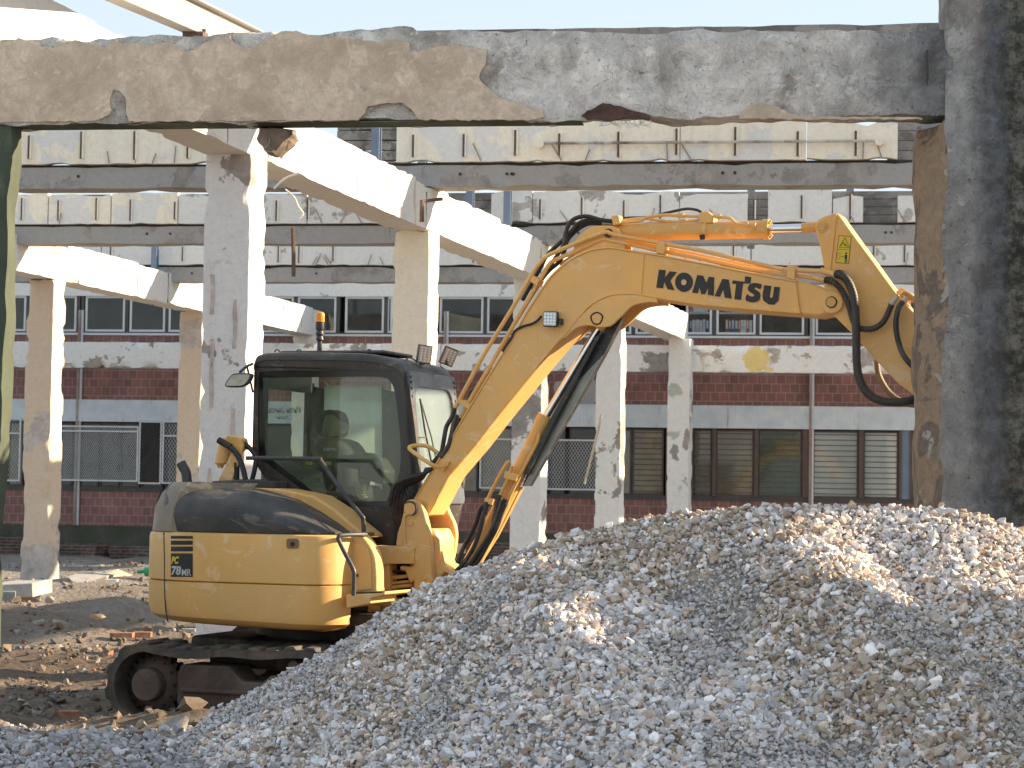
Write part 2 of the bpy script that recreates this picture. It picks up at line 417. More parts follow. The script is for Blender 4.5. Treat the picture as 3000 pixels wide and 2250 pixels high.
# pipe with round end flanges
def pipe_at(q, B, x0, x1, zz, mat):
    a, b = fs(x0, 640, q)[0], fs(x1, 640, q)[0]
    B('pipe', MB().cyl(fw(q, a, zz, .12), fw(q, b, zz, .12), .018, 10), mat)
    for s in (a, b): B('pipe_flange', MB().cyl(fw(q, s, zz-.01, .07), fw(q, s, zz-.01, .17), .055, 18), cg)
M_pipe = simple('flaking_white_pipe', (.62, .58, .5), .6, 0, .1, 3, dirt=(.13, .07, .05), dirtamt=.55)
pipe_at(q1, b1, 1582, 2574, ZGT+.335+.21, M_pipe)
crossbeam(pC, 'second cross beam back, patchy white panels with grey holes, above the arm cylinder', -60, 2800,
    [(-60, 142, 0, cg), (145, 326, -.01, cg), (329, 522, .0, cg), (525, 900, -.02, lw), (903, 1180, 0, lw), (1440, 1560, 0, lw), (1562, 1990, .0, lw), (1992, 2190, -.06, lw), (2250, 2437, .03, lw), (2440, 2528, -.1, lw), (2630, 2790, -.1, lw)],
    [67, 174, 285, 385, 515, 812, 903, 1583, 1705, 1828, 1935, 2208, 2348, 2490], 60)
crossbeam(pD, 'third cross beam back, whitewashed and flaking, just above the boom hydraulic pipes', -60, 2800,
    [(-60, 300, 0, cw), (303, 610, 0, lw), (700, 1160, -.01, lw), (1290, 1700, 0, lw), (1703, 2200, -.02, lw), (2203, 2800, 0, lw)],
    [330, 540, 820, 880, 980, 1390, 1800, 1960, 2150, 2420, 2560, 2650], 70)
# low cross beam near the facade with yellow paint
def lowbeam():
    p0 = Vector((pE2.x, pE2.y+.35, 0)); rootp = fw(p0, fs(-60, 1040, p0)[0], 4.3)
    z1 = fs(2350, 1013, p0)[1]; z0 = fs(2350, 1092, p0)[1]
    root = empty('low_cross_beam', rootp); tag(root, 'broken cream beam spanning low across the whole back, crossing the red tile wall', 'beam')
    for i, (a, b) in enumerate(((-80, 600), (745, 1290), (1292, 2010), (2014, 2800))):
        sa, sb = fs(a, 1040, p0)[0], fs(b, 1040, p0)[0]
        mb = MB(); rough(mb, fw(p0, sa, z0, 0), F*(sb-sa), UP*(z1-z0), -FN*.4, .10, .05, .15, 80+i)
        mb.v = [(v[0]-rootp.x, v[1]-rootp.y, v[2]-rootp.z) for v in mb.v]
        o = mb.build('beam_length', M_yel if i == 3 else (M_creamB if i else M_low), root, smooth=50)
M_low = concrete('dirty_broken_plaster', (.66, .60, .50), thr=.56, scale=1.5, wamt=.5, streak=.4, seed=21, under=(.36, .31, .27), bumpd=.05)
M_yel = concrete('cream_plaster_with_yellow_paint', (.66, .60, .52), thr=.60, scale=1.2, wamt=.4, streak=.4, seed=22, under=(.38, .34, .30))
g = NG(M_yel); bs = M_yel.node_tree.nodes['Principled BSDF']; old = bs.inputs['Base Color'].links[0].from_socket
cy = P(2215, 1052, 46.6); s = g.N.new('ShaderNodeVectorMath'); s.operation = 'DISTANCE'
co = g.coord('World'); wn = g.N.new('ShaderNodeVectorMath'); wn.operation = 'ADD'; g.L.new(co, wn.inputs[0])
nn = g.noise(co, 3, 4, .6, col=True); sc_ = g.N.new('ShaderNodeVectorMath'); sc_.operation = 'MULTIPLY_ADD'; g.L.new(nn, sc_.inputs[0]); sc_.inputs[1].default_value = (.5,)*3; sc_.inputs[2].default_value = (-.25,)*3
g.L.new(sc_.outputs[0], wn.inputs[1]); g.L.new(wn.outputs[0], s.inputs[0]); s.inputs[1].default_value = tuple(cy)
m1 = g.ramp(s.outputs['Value'], [(.30, 1), (.33, 0)])
s2 = g.N.new('ShaderNodeVectorMath'); s2.operation = 'DISTANCE'; g.L.new(wn.outputs[0], s2.inputs[0]); s2.inputs[1].default_value = tuple(P(2262, 1075, 46.6))
m2 = g.ramp(s2.outputs['Value'], [(.13, 1), (.15, 0)])
g.L.new(g.mix(g.math('MULTIPLY', g.math('MAXIMUM', m1, m2), .85), old, (.72, .55, .17)), bs.inputs['Base Color'])
lowbeam()

# rear boards seen through the gap beside the first broken panel, posts and roof steel --------------------------
qb = Vector((pC.x, pC.y-1.2, 0)); sa, sb = fs(985, 560, qb)[0], fs(1165, 560, qb)[0]
zt_, zb_ = fs(1080, 350, qb)[1], fs(1080, 560, qb)[1]
mb = MB()
for k in range(7):
    h = (zt_-zb_)/7; rough(mb, fw(qb, sa, zb_+h*k, .01*(k % 2)), F*(sb-sa), UP*(h-.015), -FN*.15, .15, .02, .03, 90+k)
tag(mb.build('boarded_wall', M_greyd, base=tuple(fw(qb, sa, zb_)), smooth=50), 'dark grey boarded wall piece showing above the girder, left of the first panel end', 'wall')
posts = ((1085, 28.6, 9), (1222, 28.5, 9), (1366, 33.5, 8), (1476, 33.3, 8), (448, 41, 8), (130, 41.5, 8), (2190, 34.3, 8), (2480, 34, 8))
lab = ['blue grey steel post beside the dark boarded wall', 'blue grey steel post dropping behind the first cross beam near the girder', 'blue grey steel post just right of the girder joint', 'blue grey steel post in front of the white panels, left of the hoses', 'blue grey steel post behind the lower left girder', 'blue grey steel post at far left behind the lower girder', 'blue grey steel post in the sky gap above the arm cylinder', 'blue grey steel post in the sky gap left of the big pillar']
for (px, Y, h), l in zip(posts, lab):
    c = P(px, 520, Y); c.z = 0; mb = MB()
    c.z = ZGT+.02; h = 6.95-c.z; mb.obox(c, F*.11, G*.012, UP*(h+.0)); mb.obox(c+G*.10, F*.11, G*.012, UP*h); mb.obox(c+F*.05+G*.012, F*.01, G*.088, UP*h)
    tag(mb.build('steel_post', M_steelblue, base=tuple(c)), l, 'post', 'blue grey steel posts')
# steel I-beam resting above the front beam (upper left)
M_ibeam = simple('grey_primer_steel', (.40, .37, .33), .55, 0, .06, 1.5)
def ibeam():
    a = P(300, -2, 17.8); b = P(558, 105, 21.2)            # bottom flange, near edge
    d = (b-a); L = d.length; d.normalize(); side = d.cross(UP).normalized(); up = side.cross(d).normalized()
    a = a-d*1.5; L += 4.6; H = .31; W = .17
    ox = empty('steel_i_beam', a); tag(ox, 'grey steel I-beam sloping down in the sky above the front beam', 'steel beam')
    z = Vector((0, 0, 0)); 
    MB().obox(z, side*W, up*.02, d*L).build('bottom_flange', M_ibeam, ox)
    MB().obox(z+up*H, side*W, up*.02, d*(L)).build('top_flange', M_ibeam, ox)
    MB().obox(z+up*.02+side*(W/2-.006), side*.012, up*(H-.02), d*L).build('web', M_ibeam, ox)
    for k in (.55,): MB().obox(z+up*.02+side*.005+d*(L-4.1), side*(W/2-.012), up*(H-.02), d*.012).build('stiffener', M_ibeam, ox)
    mb = MB(); q = d*(L-3.6); mb.obox(q-up*.1+side*.03, side*.2, up*.1, d*.25); mb.cyl(q-up*.13+side*.08+d*.2, q+up*.04+side*.08+d*.2, .02, 8); mb.cyl(q-up*.13+side*.2+d*.2, q+up*.04+side*.2+d*.2, .02, 8)
    mb.build('bearing_plate', M_rust, ox)
ibeam()

# ------------------------------------------------------------------ office building behind
M_tile, N, L, b = newmat('red_wall_tile'); g = NG(M_tile)
def facade_co(g, scale=1):
    t = g.N.new('ShaderNodeNewGeometry'); d1 = g.N.new('ShaderNodeVectorMath'); d1.operation = 'DOT_PRODUCT'; g.L.new(t.outputs['Position'], d1.inputs[0]); d1.inputs[1].default_value = tuple(F)
    sp = g.sep(t.outputs['Position']); cb = g.N.new('ShaderNodeCombineXYZ'); g.L.new(d1.outputs['Value'], cb.inputs[0]); g.L.new(sp[2], cb.inputs[1]); return cb.outputs[0]
co = facade_co(g); br = g.N.new('ShaderNodeTexBrick'); g.L.new(co, br.inputs['Vector']); br.offset = .5
br.inputs['Scale'].default_value = 1; br.inputs['Brick Width'].default_value = .21; br.inputs['Row Height'].default_value = .20; br.inputs['Mortar Size'].default_value = .009; br.inputs['Mortar Smooth'].default_value = .2
br.inputs['Color1'].default_value = (.23, .095, .078, 1); br.inputs['Color2'].default_value = (.16, .068, .058, 1); br.inputs['Mortar'].default_value = (.29, .21, .19, 1); br.inputs['Bias'].default_value = -.1
n = g.noise(co, 1.3, 6, .65, .4); c = g.mix(1, br.outputs['Color'], g.ramp(n, [(.3, .7), (.7, 1.35)]), 'MULTIPLY')
c = g.mix(g.ramp(g.noise(co, 3.1, 6, .7), [(.62, 0), (.75, .4)]), c, (.35, .27, .24))
g.L.new(c, b.inputs['Base Color']); b.inputs['Roughness'].default_value = .5
g.L.new(g.bump(g.math('MULTIPLY', br.outputs['Fac'], -1), .6, .01), b.inputs['Normal'])
M_band, N, L, b = newmat('streaked_blue_grey_panel'); g = NG(M_band); co = facade_co(g)
c = g.ramp(g.noise(co, 2.5, 6, .6), [(.3, (.46, .53, .58)), (.7, (.64, .70, .74))])
mp = g.N.new('ShaderNodeMapping'); g.L.new(co, mp.inputs[0]); mp.inputs['Scale'].default_value = (6, .6, 1)
c = g.mix(g.ramp(g.noise(mp.outputs[0], 1.2, 6, .65), [(.6, 0), (.72, .7)]), c, (.22, .13, .07))
c = g.mix(g.ramp(g.noise(mp.outputs[0], .8, 5, .6, .3), [(.62, 0), (.8, .75)]), c, (.72, .73, .72))
g.L.new(c, b.inputs['Base Color']); b.inputs['Roughness'].default_value = .55
M_frameW = simple('white_window_frame', (.62, .63, .63), .5, 0, .08, 3)
M_frameD = simple('dark_window_frame', (.055, .05, .05), .5, 0, .2, 5)
M_bars = simple('brown_steel_bars', (.09, .06, .05), .6, 0, .2, 5)
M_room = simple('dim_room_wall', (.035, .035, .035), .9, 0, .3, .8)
M_curt = simple('pale_curtain', (.95, .96, .96), .9, 0, .03, 1.6)
M_tanc = simple('sandy_blind', (.42, .36, .28), .9, 0, .35, 1.2)
M_greenc = simple('green_shelf', (.05, .14, .09), .8, 0, .5, 3)
M_glass, N, L, b = newmat('window_glass')
for x in list(N): 
    if x.type != 'OUTPUT_MATERIAL': N.remove(x)
def glassmix(N, L, tint, dust, dustcol, rough=.03, ior=1.5, dustnoise=None, gcol=.8):
    out = [x for x in N if x.type == 'OUTPUT_MATERIAL'][0]
    t = N.new('ShaderNodeBsdfTransparent'); t.inputs[0].default_value = (*tint, 1)
    gl = N.new('ShaderNodeBsdfGlossy'); gl.inputs['Roughness'].default_value = rough; gl.inputs[0].default_value = (gcol, gcol, gcol, 1)
    fr = N.new('ShaderNodeFresnel'); fr.inputs[0].default_value = ior
    m1 = N.new('ShaderNodeMixShader'); L.new(fr.outputs[0], m1.inputs[0]); L.new(t.outputs[0], m1.inputs[1]); L.new(gl.outputs[0], m1.inputs[2])
    df = N.new('ShaderNodeBsdfDiffuse'); df.inputs[0].default_value = (*dustcol, 1)
    if gcol == .8:
        tl_ = N.new('ShaderNodeBsdfTranslucent'); tl_.inputs[0].default_value = (*dustcol, 1); mm = N.new('ShaderNodeMixShader'); mm.inputs[0].default_value = .55; L.new(df.outputs[0], mm.inputs[1]); L.new(tl_.outputs[0], mm.inputs[2]); df = mm
    m2 = N.new('ShaderNodeMixShader')
    if dustnoise is not None: L.new(dustnoise, m2.inputs[0])
    else: m2.inputs[0].default_value = dust
    L.new(m1.outputs[0], m2.inputs[1]); L.new(df.outputs[0], m2.inputs[2]); L.new(m2.outputs[0], out.inputs[0])
g = NG(M_glass); dn = g.ramp(g.noise(g.coord('World'), 2, 5, .6), [(.3, .0), (.75, .05)])
glassmix(N, L, (.93, .96, .96), .05, (.5, .5, .48), .04, 1.5, dn, .6)

FB = Vector((P(350, 1500, 50.5).x, 50.5, 0))
def fz(px, py): return fs(px, py, FB)
def fp(s, z, out=0): return fw(FB, s, z, out)
def office():
    S0, S1 = fz(-900, 1200)[0], fz(3300, 1200)[0]
    zr = lambda py, px=2300: fz(px, py)[1]
    zUW1 = zr(872); zUW0 = zr(981); zSill0 = zr(992); zBand1 = zr(1190); zBand0 = zr(1257); zLW1 = zr(1258); zLW0 = zr(1457); zLS0 = zr(1470); zPl = zr(1575)
    org = fp(S0, 0); root = empty('office_building', org)
    tag(root, 'long low office building with red tile bands, blue grey lintel and two rows of windows', 'building')
    def B(nm, mb, mat, par=root, **k):
        mb.v = [(v[0]-org.x, v[1]-org.y, v[2]-org.z) for v in mb.v]; return mb.build(nm, mat, par, **k)
    W = S1-S0
    def slab(nm, z0, z1, out, dep, mat): return B(nm, MB().obox(fp(S0, z0, out), F*W, UP*(z1-z0), -FN*dep), mat)

    slab('upper_tile_wall', zBand1, zSill0, 0, .3, M_tile)
    slab('lower_tile_wall', zPl, zLS0, 0, .3, M_tile)
    slab('plinth', -.6, zPl, .03, .4, M_plinth)
    slab('lintel_band', zBand0, zBand1, .10, .4, M_band)
    slab('upper_sill', zSill0, zUW0-.035, .05, .35, M_frameW)
    slab('upper_sill_frame', zUW0-.033, zUW0, .02, .3, M_frameD)
    slab('lower_sill', zLS0, zLW0, .02, .35, M_frameD)
    slab('fascia', zUW1, zUW1+.48, .05, .35, M_white)
    slab('fascia_top', zUW1+.482, zUW1+.68, .0, .4, M_grey)
    B('roof', MB().obox(fp(S0, zUW1+.685, .1), F*W, UP*.12, -FN*9), M_grey)
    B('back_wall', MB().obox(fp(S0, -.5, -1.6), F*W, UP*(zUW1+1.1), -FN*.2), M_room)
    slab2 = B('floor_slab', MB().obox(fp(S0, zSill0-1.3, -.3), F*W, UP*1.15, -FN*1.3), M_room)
    B('end_wall', MB().obox(fp(S0-.3, -.5, -.2), F*.3, UP*(zUW1+1.1), -FN*9), M_tile)
    # vertical dark joints / rust pipes
    for px in (230, 2372, 1300):
        s = fz(px, 1100)[0]
        B('downpipe', MB().obox(fp(s, zPl, .12), F*.05, UP*(zUW0-zPl+.5), -FN*.06), M_rustpipe)
        B('joint_strip', MB().obox(fp(s+.055, zPl, .07), F*.05, UP*(zUW0-zPl+.5), -FN*.05), M_frameW)
    def window(x0, x1, z0, z1, frame, style='', fill=None, par=root, fw_=.05, py=900):
        a, b_ = fz(x0, py)[0], fz(x1, py)[0]
        mb = MB(); hole = [fp(a+fw_, z0+fw_, .0), fp(b_-fw_, z0+fw_, .0), fp(b_-fw_, z1-fw_, .0), fp(a+fw_, z1-fw_, .0)]
        mb.prism([fp(a, z0, 0), fp(b_, z0, 0), fp(b_, z1, 0), fp(a, z1, 0)], -FN*.06, [hole])
        w_ = B('window', mb, frame, par)
        B('pane', MB().obox(fp(a+fw_*.8, z0+fw_*.8, -.03), F*(b_-a-1.6*fw_), UP*(z1-z0-1.6*fw_), -FN*.008), M_glass, w_)
        if fill:
            B('curtain', MB().obox(fp(a+.02, z0+.02, -.045), F*(b_-a-.04), UP*(z1-z0-.04), -FN*.01), fill, w_)
        if style == 'half':
            B('curtain', MB().prism([fp(a+.15, z0+.02, -.2), fp(b_-.02, z0+.02, -.2), fp(b_-.02, z0+.34, -.2), fp(a+.2, z0+.48, -.2)], -FN*.01), M_tanc, w_)
        if style == 'binders':
            mbs = {c: MB() for c in (0, 1, 2)}
            for row, zz in enumerate((z0+.02, z0+.52)):
                x = a+.08
                while x < b_-.12:
                    wd = random.uniform(.055, .085); c = random.choice((0, 0, 0, 1, 1, 2)); hh = random.uniform(.30, .34)
                    if random.random() < .08: x += .12; continue
                    mbs[c].obox(fp(x, zz, -.06), F*(wd-.008), UP*hh, -FN*.2)
                    if c: mbs[0].obox(fp(x+.012, zz+.12, -.052), F*(wd-.03), UP*hh*.55, -FN*.004)
                    x += wd
            mb = MB(); mb.obox(fp(a, z0-.0, -.055), F*(b_-a), UP*.02, -FN*.3); mb.obox(fp(a, z0+.48, -.055), F*(b_-a), UP*.03, -FN*.3); B('shelf', mb, M_frameW, w_)
            for c, mt in ((0, M_bind0), (1, M_bind1), (2, M_bind2)):
                if mbs[c].v: B('binders', mbs[c], mt, w_)
        return w_
    U = lambda a, b_, fr=M_frameW, st='', fi=None: window(a, b_, zUW0, zUW1-.0, fr, st, fi, py=920)
    for a, b_ in ((-260, -130), (-120, 0), (4, 76), (82, 185), (250, 366), (380, 484), (494, 610), (622, 735), (745, 860), (872, 985), (1133, 1150)): U(a, b_)
    U(150, 224); U(1011, 1125)
    U(1288, 1416, st='half'); U(1427, 1545); U(1556, 1670); U(1682, 1850)
    U(1862, 1950, st='binders'); U(2010, 2086, st='binders'); U(2099, 2214, st='binders'); U(2225, 2356); U(2390, 2520); U(2532, 2650); U(2662, 2800); U(2812, 2950)
    # dark posts between upper windows
    for px in (77, 225, 238, 368, 485, 612, 737, 862, 987, 1127, 1417, 1547, 1672, 1852, 1952, 2088, 2216, 2358, 2522, 2652, 2802):
        s = fz(px, 920)[0]; B('window_post', MB().obox(fp(s, zUW0, .01), F*.075, UP*(zUW1-zUW0), -FN*.08), M_frameD)
    # lower windows
    L_ = lambda a, b_, fi=None, fr=M_frameD: window(a, b_, zLW0, zLW1-.02, fr, '', fi, fw_=.04, py=1360)
    for a, b_, fi in ((-200, -80, None), (-75, 18, None), (22, 68, M_tanc), (172, 212, None), (214, 290, None), (292, 350, None), (352, 410, None), (414, 478, None), (484, 600, None), (604, 720, None), (724, 860, None), (862, 980, None), (984, 1100, None), (1104, 1220, None), (1224, 1400, M_tanc), (1404, 1500, M_tanc), (1504, 1604, None), (1612, 1655, None), (1668, 1764, None), (1778, 1850, M_tanc)): L_(a, b_, fi)
    for a, b_, fi in ((1852, 1944, M_tanc), (1950, 2026, M_tanc), (2030, 2086, M_tanc), (2096, 2209, M_tanc), (2220, 2350, M_greenc), (2380, 2515, M_curt), (2528, 2632, M_curt), (2672, 2800, M_curt)):
        w_ = L_(a, b_, fi, M_bars)
        sa, sb = fz(a, 1360)[0], fz(b_, 1360)[0]
        mb = MB(); n = 12
        for k in range(n): zz = zLW0+.08+(zLW1-zLW0-.2)*k/(n-1); mb.obox(fp(sa, zz, .06), F*(sb-sa), UP*.022, -FN*.02)
        B('window_bars', mb, M_bars, w_)
    for px, wd in ((2026, .04), (2087, .09), (2210, .09), (2351, .2), (2516, .1), (2633, .06), (2665, .06)):
        s = fz(px, 1360)[0]; B('window_post', MB().obox(fp(s, zLW0, .08), F*wd, UP*(zLW1-zLW0), -FN*.1), M_bars)
    s = fz(2640, 1360)[0]; B('blue_panel', MB().obox(fp(s, zLW0, .03), F*.19, UP*(zLW1-zLW0), -FN*.05), M_steelblue)
    # mesh grilles in white frames
    def grille(x0, x1, y0, y1, dx=.075, dz=.12, fr=.035, mid=None, mat=M_frameW, wire=.0038, px=None):
        px = px or (x0+x1)/2
        a, b_ = fz(x0, 1350)[0], fz(x1, 1350)[0]; z1, z0 = fz(px, y0)[1], fz(px, y1)[1]; out = .16
        mb = MB(); mb.prism([fp(a, z0, out), fp(b_, z0, out), fp(b_, z1, out), fp(a, z1, out)], -FN*.035, [[fp(a+fr, z0+fr, out), fp(b_-fr, z0+fr, out), fp(b_-fr, z1-fr, out), fp(a+fr, z1-fr, out)]])
        if mid: zz = fz(px, mid)[1]; mb.obox(fp(a, zz, out+.003), F*(b_-a), UP*fr, -FN*.03)
        gr = B('window_grille', mb, M_frameW)
        mb = MB(); w_, h = b_-a, z1-z0; k = dz/dx
        c = -h/k
        while c < w_:
            for sgn in (1, -1):
                # line s = c + t/k going up (sgn 1) or mirrored
                t0 = max(0, -c*k); t1 = min(h, (w_-c)*k)
                if t1 > t0:
                    s0_, s1_ = c+t0/k, c+t1/k
                    if sgn < 0: s0_, s1_ = w_-s0_, w_-s1_
                    mb.tube([fp(a+s0_, z0+t0, out-.018+sgn*.003), fp(a+s1_, z0+t1, out-.018+sgn*.003)], wire, 4, cap=False)
            c += dx
        B('wire_mesh', mb, mat, gr)
    grille(16, 66, 1225, 1410, mid=1272); grille(172, 410, 1248, 1410, mid=1266, dx=.05, dz=.075); grille(412, 478, 1234, 1418, dx=.06, dz=.09, mat=M_frameD, wire=.016)
    grille(480, 600, 1234, 1418, mid=1280); grille(1408, 1522, 1285, 1432); grille(1604, 1768, 1288, 1436, dx=.07, dz=.11); grille(1530, 1600, 1288, 1434)
    # fallen plaster patches on tile wall
    for px, py, r_ in ((1712, 1155, .5), (1790, 1120, .3), (1640, 1140, .25)):
        s, z = fz(px, py); pts = []
        for k in range(22):
            an = 2*math.pi*k/22; rr = r_*(1+.5*noise.noise(Vector((math.cos(an)*1.3, math.sin(an)*1.3, px*.1)))); pts.append(fp(s+rr*.6*math.cos(an), z+rr*math.sin(an)*.8, .012))
        B('cement_patch', MB().prism(pts, -FN*.01), M_grey)
M_plinth = simple('mossy_dark_plinth', (.08, .078, .065), .9, 0, .4, 2, dirt=(.05, .06, .03))
M_rustpipe = simple('rusted_paint', (.36, .33, .3), .6, 0, .2, 1, dirt=(.2, .09, .05), dirtamt=.6)
M_bind0 = simple('white_binder_card', (.72, .73, .74), .6); M_bind1 = simple('blue_binder_card', (.03, .07, .32), .5); M_bind2 = simple('red_binder_card', (.5, .04, .05), .5)
office()
# ruined brick footing in front of the facade
M_brickr, N, L, b = newmat('old_sooty_brick'); g = NG(M_brickr); co = facade_co(g); br = g.N.new('ShaderNodeTexBrick'); g.L.new(co, br.inputs['Vector'])
br.inputs['Scale'].default_value = 1; br.inputs['Brick Width'].default_value = .26; br.inputs['Row Height'].default_value = .075; br.inputs['Mortar Size'].default_value = .012
br.inputs['Color1'].default_value = (.13, .06, .045, 1); br.inputs['Color2'].default_value = (.06, .04, .035, 1); br.inputs['Mortar'].default_value = (.15, .14, .12, 1)
g.L.new(g.mix(1, br.outputs['Color'], g.ramp(g.noise(co, 4, 6, .7), [(.3, .5), (.7, 1.4)]), 'MULTIPLY'), b.inputs['Base Color']); b.inputs['Roughness'].default_value = .9
g.L.new(g.bump(g.math('SUBTRACT', g.noise(co, 8, 6, .7), br.outputs['Fac']), .8, .04), b.inputs['Normal'])
qf = Vector((FB.x, FB.y-1.0, 0))
for i, (a, b_, h) in enumerate(((-300, 65, 1.05), (175, 300, .95), (318, 690, .9), (900, 1130, .9), (1330, 1560, 1.15), (1560, 2200, .9))):
    sa, sb = fs(a, 1600, qf)[0], fs(b_, 1600, qf)[0]
    mb = MB(); rough(mb, fw(qf, sa, -.5), F*(sb-sa), UP*(h-.1), -FN*.5, .16, .1, .2, 200+i)
    lb = ['at the left edge of the photo', 'right of the salmon cream column', 'in the shade left of the excavator tail', 'hidden behind the excavator body', 'between boom cylinder and grey pile crest', 'behind the crest of the gravel heap'][i]
    tag(mb.build('ruined_brick_footing', M_brickr, base=tuple(fw(qf, sa, 0)), smooth=50), 'low crumbling sooty brick footing '+lb, 'wall', 'brick footings under the facade')
# ------------------------------------------------------------------ front frame (beam, pillar, jamb)
def soot_mat(name, base=(.86, .80, .74), dark=(.075, .08, .09), moss=(.06, .06, .047), x0=1.9, seed=0, brown=(.30, .24, .19), pillar=False):
    m, N, L, b = newmat(name); g = NG(m); co = g.coord('World', loc=(seed, 0, 0)); sp = g.sep(g.coord('World'))
    fine = g.noise(co, 9, 10, .72, .3); mid = g.noise(co, 2.2, 8, .66, .5)
    c = g.mix(1, base, g.ramp(fine, [(.25, .62), (.75, 1.2)]), 'MULTIPLY')
    c = g.mix(g.ramp(mid, [(.5, 0), (.62, .8)]), c, [x*1.3 for x in base])
    c = g.mix(g.ramp(g.noise(co, 1.4, 7, .65, .3), [(.52, 0), (.62, .7)]), c, brown)
    c = g.mix(g.ramp(g.noise(g.coord('World', loc=(2, 8, seed)), 1.1, 8, .7, .5), [(.48, 0), (.66, .75)]), c, [x*.58 for x in base])
    c = g.mix(g.ramp(g.noise(g.coord('World', loc=(6, 8, seed)), 5, 6, .7, .9), [(.60, 0), (.62, .6)]), c, [x*1.35 for x in base])
    # soot spreads from the pillar
    sx = g.math('ADD', sp[0], g.math('MULTIPLY', g.math('SUBTRACT', g.noise(g.coord('World', scale=(1, 1, .35), loc=(3, 1, seed)), 1.8, 7, .7), .5), .45 if pillar else 1.1))
    f = g.ramp(g.math('MULTIPLY', g.math('SUBTRACT', sx, x0), 4.0 if pillar else .8), [(.0, .15 if pillar else 0), (.5, .75), (1, .96)])
    dk = g.mix(g.ramp(fine, [(.42, 0), (.62, .8)]), dark, [x*2.2+.02 for x in dark])
    c = g.mix(f, c, dk)
    if pillar:
        f2 = g.ramp(g.math('MULTIPLY', g.math('SUBTRACT', sx, 3.10), 4.0), [(.2, 0), (.6, .95)])
        ms = g.mix(g.ramp(g.noise(co, 11, 9, .75), [(.44, 0), (.60, 1)]), moss, (.26, .24, .205))
        c = g.mix(f2, c, ms)
        c = g.mix(g.ramp(g.noise(g.coord('World', scale=(6, 6, .5)), 2.2, 6, .75), [(.66, 0), (.72, .8)]), c, (.42, .43, .44))
        c = g.mix(g.ramp(g.noise(g.coord('World', scale=(1.6, 1, .8), loc=(5, 2, 2)), 2.0, 3, .5), [(.73, 0), (.74, .85)]), c, (.5, .49, .47))
    L.new(c, b.inputs['Base Color']); b.inputs['Roughness'].default_value = .85; b.inputs['Specular IOR Level'].default_value = .25
    pit = g.ramp(g.noise(co, 26, 5, .6), [(.62, 0), (.7, .55)]); c2 = g.mix(pit, c, [x*.5 for x in dark]); L.new(c2, b.inputs['Base Color'])
    L.new(g.bump(fine, 1, .05, g.bump(g.noise(co, 3.5, 6, .65, 1.2), 1, .12)), b.inputs['Normal'])
    return m
M_beamF = soot_mat('mottled_grey_plaster', seed=2, x0=2.0)
M_pillF = soot_mat('sooty_mossy_render', base=(.52, .50, .48), seed=5, x0=2.95, pillar=True)
def plaster(name, col, spot, seed=0, s=2.0):
    m, N, L, b = newmat(name); g = NG(m); co = g.coord('World', loc=(seed, seed, 0))
    fine = g.noise(co, 16, 10, .75, .6); c = g.mix(1, col, g.ramp(fine, [(.25, .62), (.75, 1.25)]), 'MULTIPLY')
    c = g.mix(g.ramp(g.noise(co, s, 8, .68, .6), [(.42, 0), (.62, .85)]), c, spot)
    c = g.mix(g.ramp(g.noise(g.coord('World', loc=(3, 1, 5)), 7, 8, .75, .8), [(.55, 0), (.68, .6)]), c, [x*1.35 for x in col])
    c = g.mix(g.ramp(g.noise(g.coord('World', loc=(7, 3, seed)), 2.4, 8, .75), [(.63, 0), (.70, .55)]), c, (.22, .27, .18))
    L.new(c, b.inputs['Base Color']); b.inputs['Roughness'].default_value = .9
    L.new(g.bump(fine, .7, .02), b.inputs['Normal']); return m
M_tan = plaster('tan_stained_plaster', (.70, .56, .43), (.44, .335, .245))
M_brn, N, L, b = newmat('brown_flaking_plaster'); g = NG(M_brn); co = g.coord('World'); fine = g.noise(co, 14, 10, .75, .5)
c = g.mix(1, (.36, .26, .175), g.ramp(fine, [(.25, .6), (.75, 1.25)]), 'MULTIPLY')
c = g.mix(g.ramp(g.noise(co, 2.6, 7, .62, .8), [(.50, 0), (.515, .92)]), c, g.mix(1, (.20, .155, .125), g.ramp(fine, [(.25, .4), (.75, 1.4)]), 'MULTIPLY'))
c = g.mix(g.ramp(g.noise(g.coord('World', loc=(4, 9, 1)), 3.1, 6, .6, .6), [(.62, 0), (.63, .9)]), c, (.43, .40, .36))
c = g.mix(g.ramp(g.noise(g.coord('World', loc=(1, 3, 11)), 3.3, 6, .6), [(.64, 0), (.66, .6)]), c, (.16, .19, .13))
L.new(c, b.inputs['Base Color']); b.inputs['Roughness'].default_value = .9; L.new(g.bump(g.math('ADD', fine, g.noise(co, 2.6, 7, .62, .8)), .8, .04), b.inputs['Normal'])
M_green = simple('moss_green_paint', (.05, .065, .042), .8, 0, .25, 2, bump=.5, dirt=(.16, .17, .11), dirtamt=.2)
M_sage = simple('sage_green_lime_paint', (.07, .085, .055), .85, 0, .2, 2, bump=.5)
pF = P(2765, 800, 14.0); pF = Vector((pF.x, pF.y, 0))
def fq(px, py, out=0): 
    q = onpl(px, py, pF, FN); return q+FN*out
